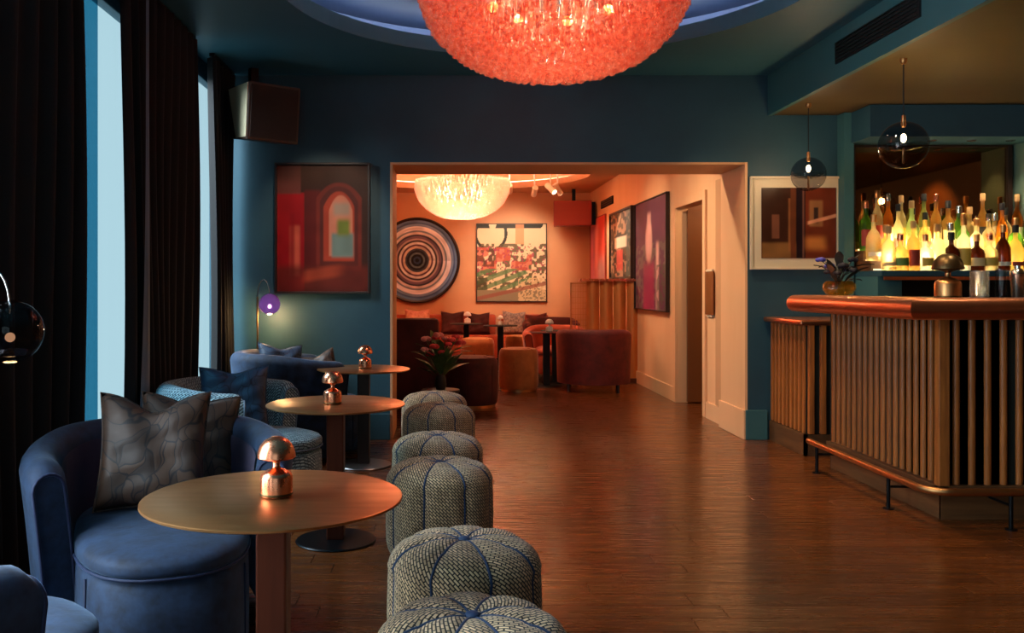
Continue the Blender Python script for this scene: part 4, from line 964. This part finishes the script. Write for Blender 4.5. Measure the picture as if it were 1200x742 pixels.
# copper and mesh screens
scn = thing('copper_screen', 'copper room screen of upright fluted panels with a top rail', 'screen', (1.92, 12.05, 0))
fm_ = mat('fluted_copper', S(226,140,70), .45, metal=.5, col2=S(204,112,54), nscale=3, stretch=(1,1,.2))
for k in range(4):
    part('fluted_panel', MB().grid(10, 1, lambda u, v: (k*.18+u*.172, -.045*math.sin(PI*u), .06+1.3*v)).grid(10, 1, lambda u, v: (k*.18+u*.172, -.045*math.sin(PI*u)+.006, .06+1.3*v)), fm_, scn, smooth='all')
part('top_rail', MB().box(-.10, .76, -.07, .07, 1.36, 1.395), M['copper'], scn, bev=.006)
part('base_rail', MB().box(-.02, .76, -.06, .06, 0, .06), M['copper_col'], scn, bev=.004)
part('end_post', MB().box(.72, .76, -.06, .06, .06, 1.36), M['frame_dark'], scn)
msc = thing('mesh_screen', 'golden wire mesh screen standing left of the copper screen', 'screen', (1.78, 12.6, 0))
part('frame', MB().box(0, .018, -.01, .01, 0, 1.34).box(.33, .348, -.01, .01, 0, 1.34).box(0, .348, -.01, .01, 1.325, 1.345).box(0, .348, -.01, .01, .05, .07), M['brass'], msc)
for k in range(9): part('rod', MB().cyl((.035+k*.036, 0, .06), (.035+k*.036, 0, 1.33), .004, 6), M['brass'], msc)
for k in range(16): part('rod', MB().cyl((.01, 0, .10+k*.08), (.34, 0, .10+k*.08), .004, 6), M['brass'], msc)

# ================================================================== FLOWERS
def bloom(mb_, c, r, n_, rng):
    for k in range(n_):
        a = 2*PI*k/n_*2.4; e = .3+.5*rng.random()
        p = (c[0]+r*.45*math.cos(a)*e*1.6, c[1]+r*.45*math.sin(a)*e*1.6, c[2]+r*.3*(1-e))
        mb_.sphere(p, r*.55, 7, 5, sz=.8)
def bouquet(name, label, loc, vase_prof, vm, blooms, leaves, stem_z, spread, top, fm1, fm2, rmul=1, lm=None, seed=1):
    rng = random.Random(seed); th = thing(name, label, 'flowers', loc)
    part('vase', MB().lathe(vase_prof, n=28), vm, th, smooth=True)
    for k in range(blooms):
        a = k*2.399; rr = spread*math.sqrt((k+.5)/blooms); z = top-rng.uniform(0, .42)*top
        c = (rr*math.cos(a), rr*math.sin(a), z)
        s_ = part('stem', MB().tube([(0, 0, stem_z), (c[0]*.4, c[1]*.4, (stem_z+c[2])/2+.02), c], .003, 5), lm or M['leaf'], th)
        m_ = MB(); bloom(m_, (c[0], c[1], c[2]), rmul*rng.uniform(.024, .034), 7, rng)
        part('flower', m_, fm1 if k % 3 else fm2, s_, smooth='all')
    for k in range(leaves):
        a = k*2.399+1; L = rng.uniform(.10, .17)*rmul; el = rng.uniform(.1, 1.2); ca, sa = math.cos(a), math.sin(a); z0_ = stem_z+rng.uniform(0, .55)*(top-stem_z)
        def P(u, v):
            w_ = .024*rmul*math.sin(PI*min(1, u*.95+.03))*(2*v-1); q = spread*.35+u*L
            return (q*math.cos(el)*ca-w_*sa, q*math.cos(el)*sa+w_*ca, z0_+u*L*math.sin(el)+.02*math.sin(PI*u)+.006*abs(2*v-1))
        part('leaf', MB().grid(5, 2, P), lm or M['leaf'], th, smooth='all')
    return th
red_f = mat('red_bloom', S(196,40,50), .6, col2=S(226,90,90), nscale=30); pink_f = mat('pink_bloom', S(236,130,130), .6, col2=S(240,180,170), nscale=30)
blk_f = mat('dark_plum_bloom', S(20,14,26), .7); vio_f = mat('violet_bloom', S(90,84,180), .6, col2=S(60,56,140), nscale=30)
st_ = thing('side_table', 'low dark side table under the red flowers', 'table', (-.03, 8.9, 0))
part('top', MB().lathe([(0,.25),(.19,.25),(.19,.27),(0,.27)], n=32), M['dark'], st_, smooth=True)
part('leg', MB().cyl((0,0,.01),(0,0,.25), .03).lathe([(0,0),(.14,0),(.14,.012),(0,.012)], n=24), M['dark'], st_, smooth=True)
bouquet('flower_vase', 'bunch of red and pink flowers in a dark vase in the opening', (-.03, 8.9, .27), [(0,0),(.045,0),(.06,.05),(.05,.12),(.035,.15),(.03,.15),(.04,.1),(0,.02)], M['dark'], 17, 46, .13, .22, .56, red_f, pink_f, 1.7, seed=4)
dk_leaf = mat('dark_leaf', S(24,32,30), .5)
bouquet('flower_vase', 'dark plum and violet flowers in a squat gold glass vase on the bar', (2.735, 6.2, 1.228), [(0,0),(.05,0),(.085,.015),(.11,.05),(.105,.085),(.085,.105),(.082,.105),(.10,.08),(.10,.05),(.05,.008),(0,.006)], M['goldglass'], 12, 12, .08, .13, .26, blk_f, vio_f, 1.25, dk_leaf, seed=9)

# ================================================================== GLASSWARE AND TOOLS ON THE BAR
cutg = NT('cut_glass'); v_ = cutg.n('TexVoronoi', {'Scale': 90.0}); b_ = cutg.n('Bump', {'Height': v_.outputs['Distance'], 'Strength': 1.0, 'Distance': .004})
g1 = cutg.n('BsdfGlossy', {'Color': (.9,.85,.75,1), 'Roughness': .1, 'Normal': b_.outputs[0]}); g2 = cutg.n('BsdfTransparent', {'Color': (.85,.8,.7,1)})
cutg.link(cutg.n('MixShader', {0: .55, 1: g2.outputs[0], 2: g1.outputs[0]}).outputs[0], cutg.out.inputs[0])
def mixing(label, x, y, r, h, m_, spoon=False):
    th = thing('mixing_glass', label, 'glass', (x, y, 1.228), 0, 'cut glass mixing glasses on the bar')
    part('bowl', MB().lathe([(0,0),(r*.94,0),(r,.01),(r,h),(r-.004,h),(r-.006,.02),(0,.018)], n=28), m_, th, smooth=True)
    part('rim', MB().lathe([(r-.004,h-.002),(r+.001,h-.002),(r+.001,h+.003),(r-.004,h+.003)], n=28), M['clear'], th, smooth=True)
    return th
mixing('cut glass mixing glass right beside the bronze lamp', 2.985, 5.02, .034, .155, cutg.m)
mixing('cut glass mixing glass second from the bronze lamp', 3.055, 5.08, .034, .155, cutg.m)
mixing('plain tall mixing glass between the cut glass and the shaker', 3.135, 5.04, .030, .165, M['clear'])
def shaker(label, x, y, h):
    th = thing('cocktail_shaker', label, 'shaker', (x, y, 1.228), 0, 'steel shakers on the bar')
    part('tin', MB().lathe([(0,0),(.028,0),(.031,.005),(.040,h*.72),(.041,h*.74),(0,h*.74)], n=28), M['steel'], th, smooth=True)
    part('lid', MB().lathe([(.0405,h*.74),(.038,h*.80),(.022,h*.90),(.016,h*.92),(.016,h),(.0,h)], n=24), M['steel'], th, smooth=True)
    return th
shaker('steel cocktail shaker right of the mixing glasses', 3.235, 5.05, .185)
shaker('steel cocktail shaker at the right edge of the photo', 3.335, 5.03, .19)

spot((3.1, 4.9, 2.72), (3.12, 5.05, 1.2), 24, (1, .80, .55), 60)  # added spot to bring out the bar glassware
# ================================================================== added fill spots for the bar front
for y in (4.2, 5.2, 6.2, 7.0):                       # added spots without fixtures, washing the bar front
    spot((1.9, y, 3.06), (2.75, y+.1, .8), 46, (1, .74, .44), 80, .04, 1)
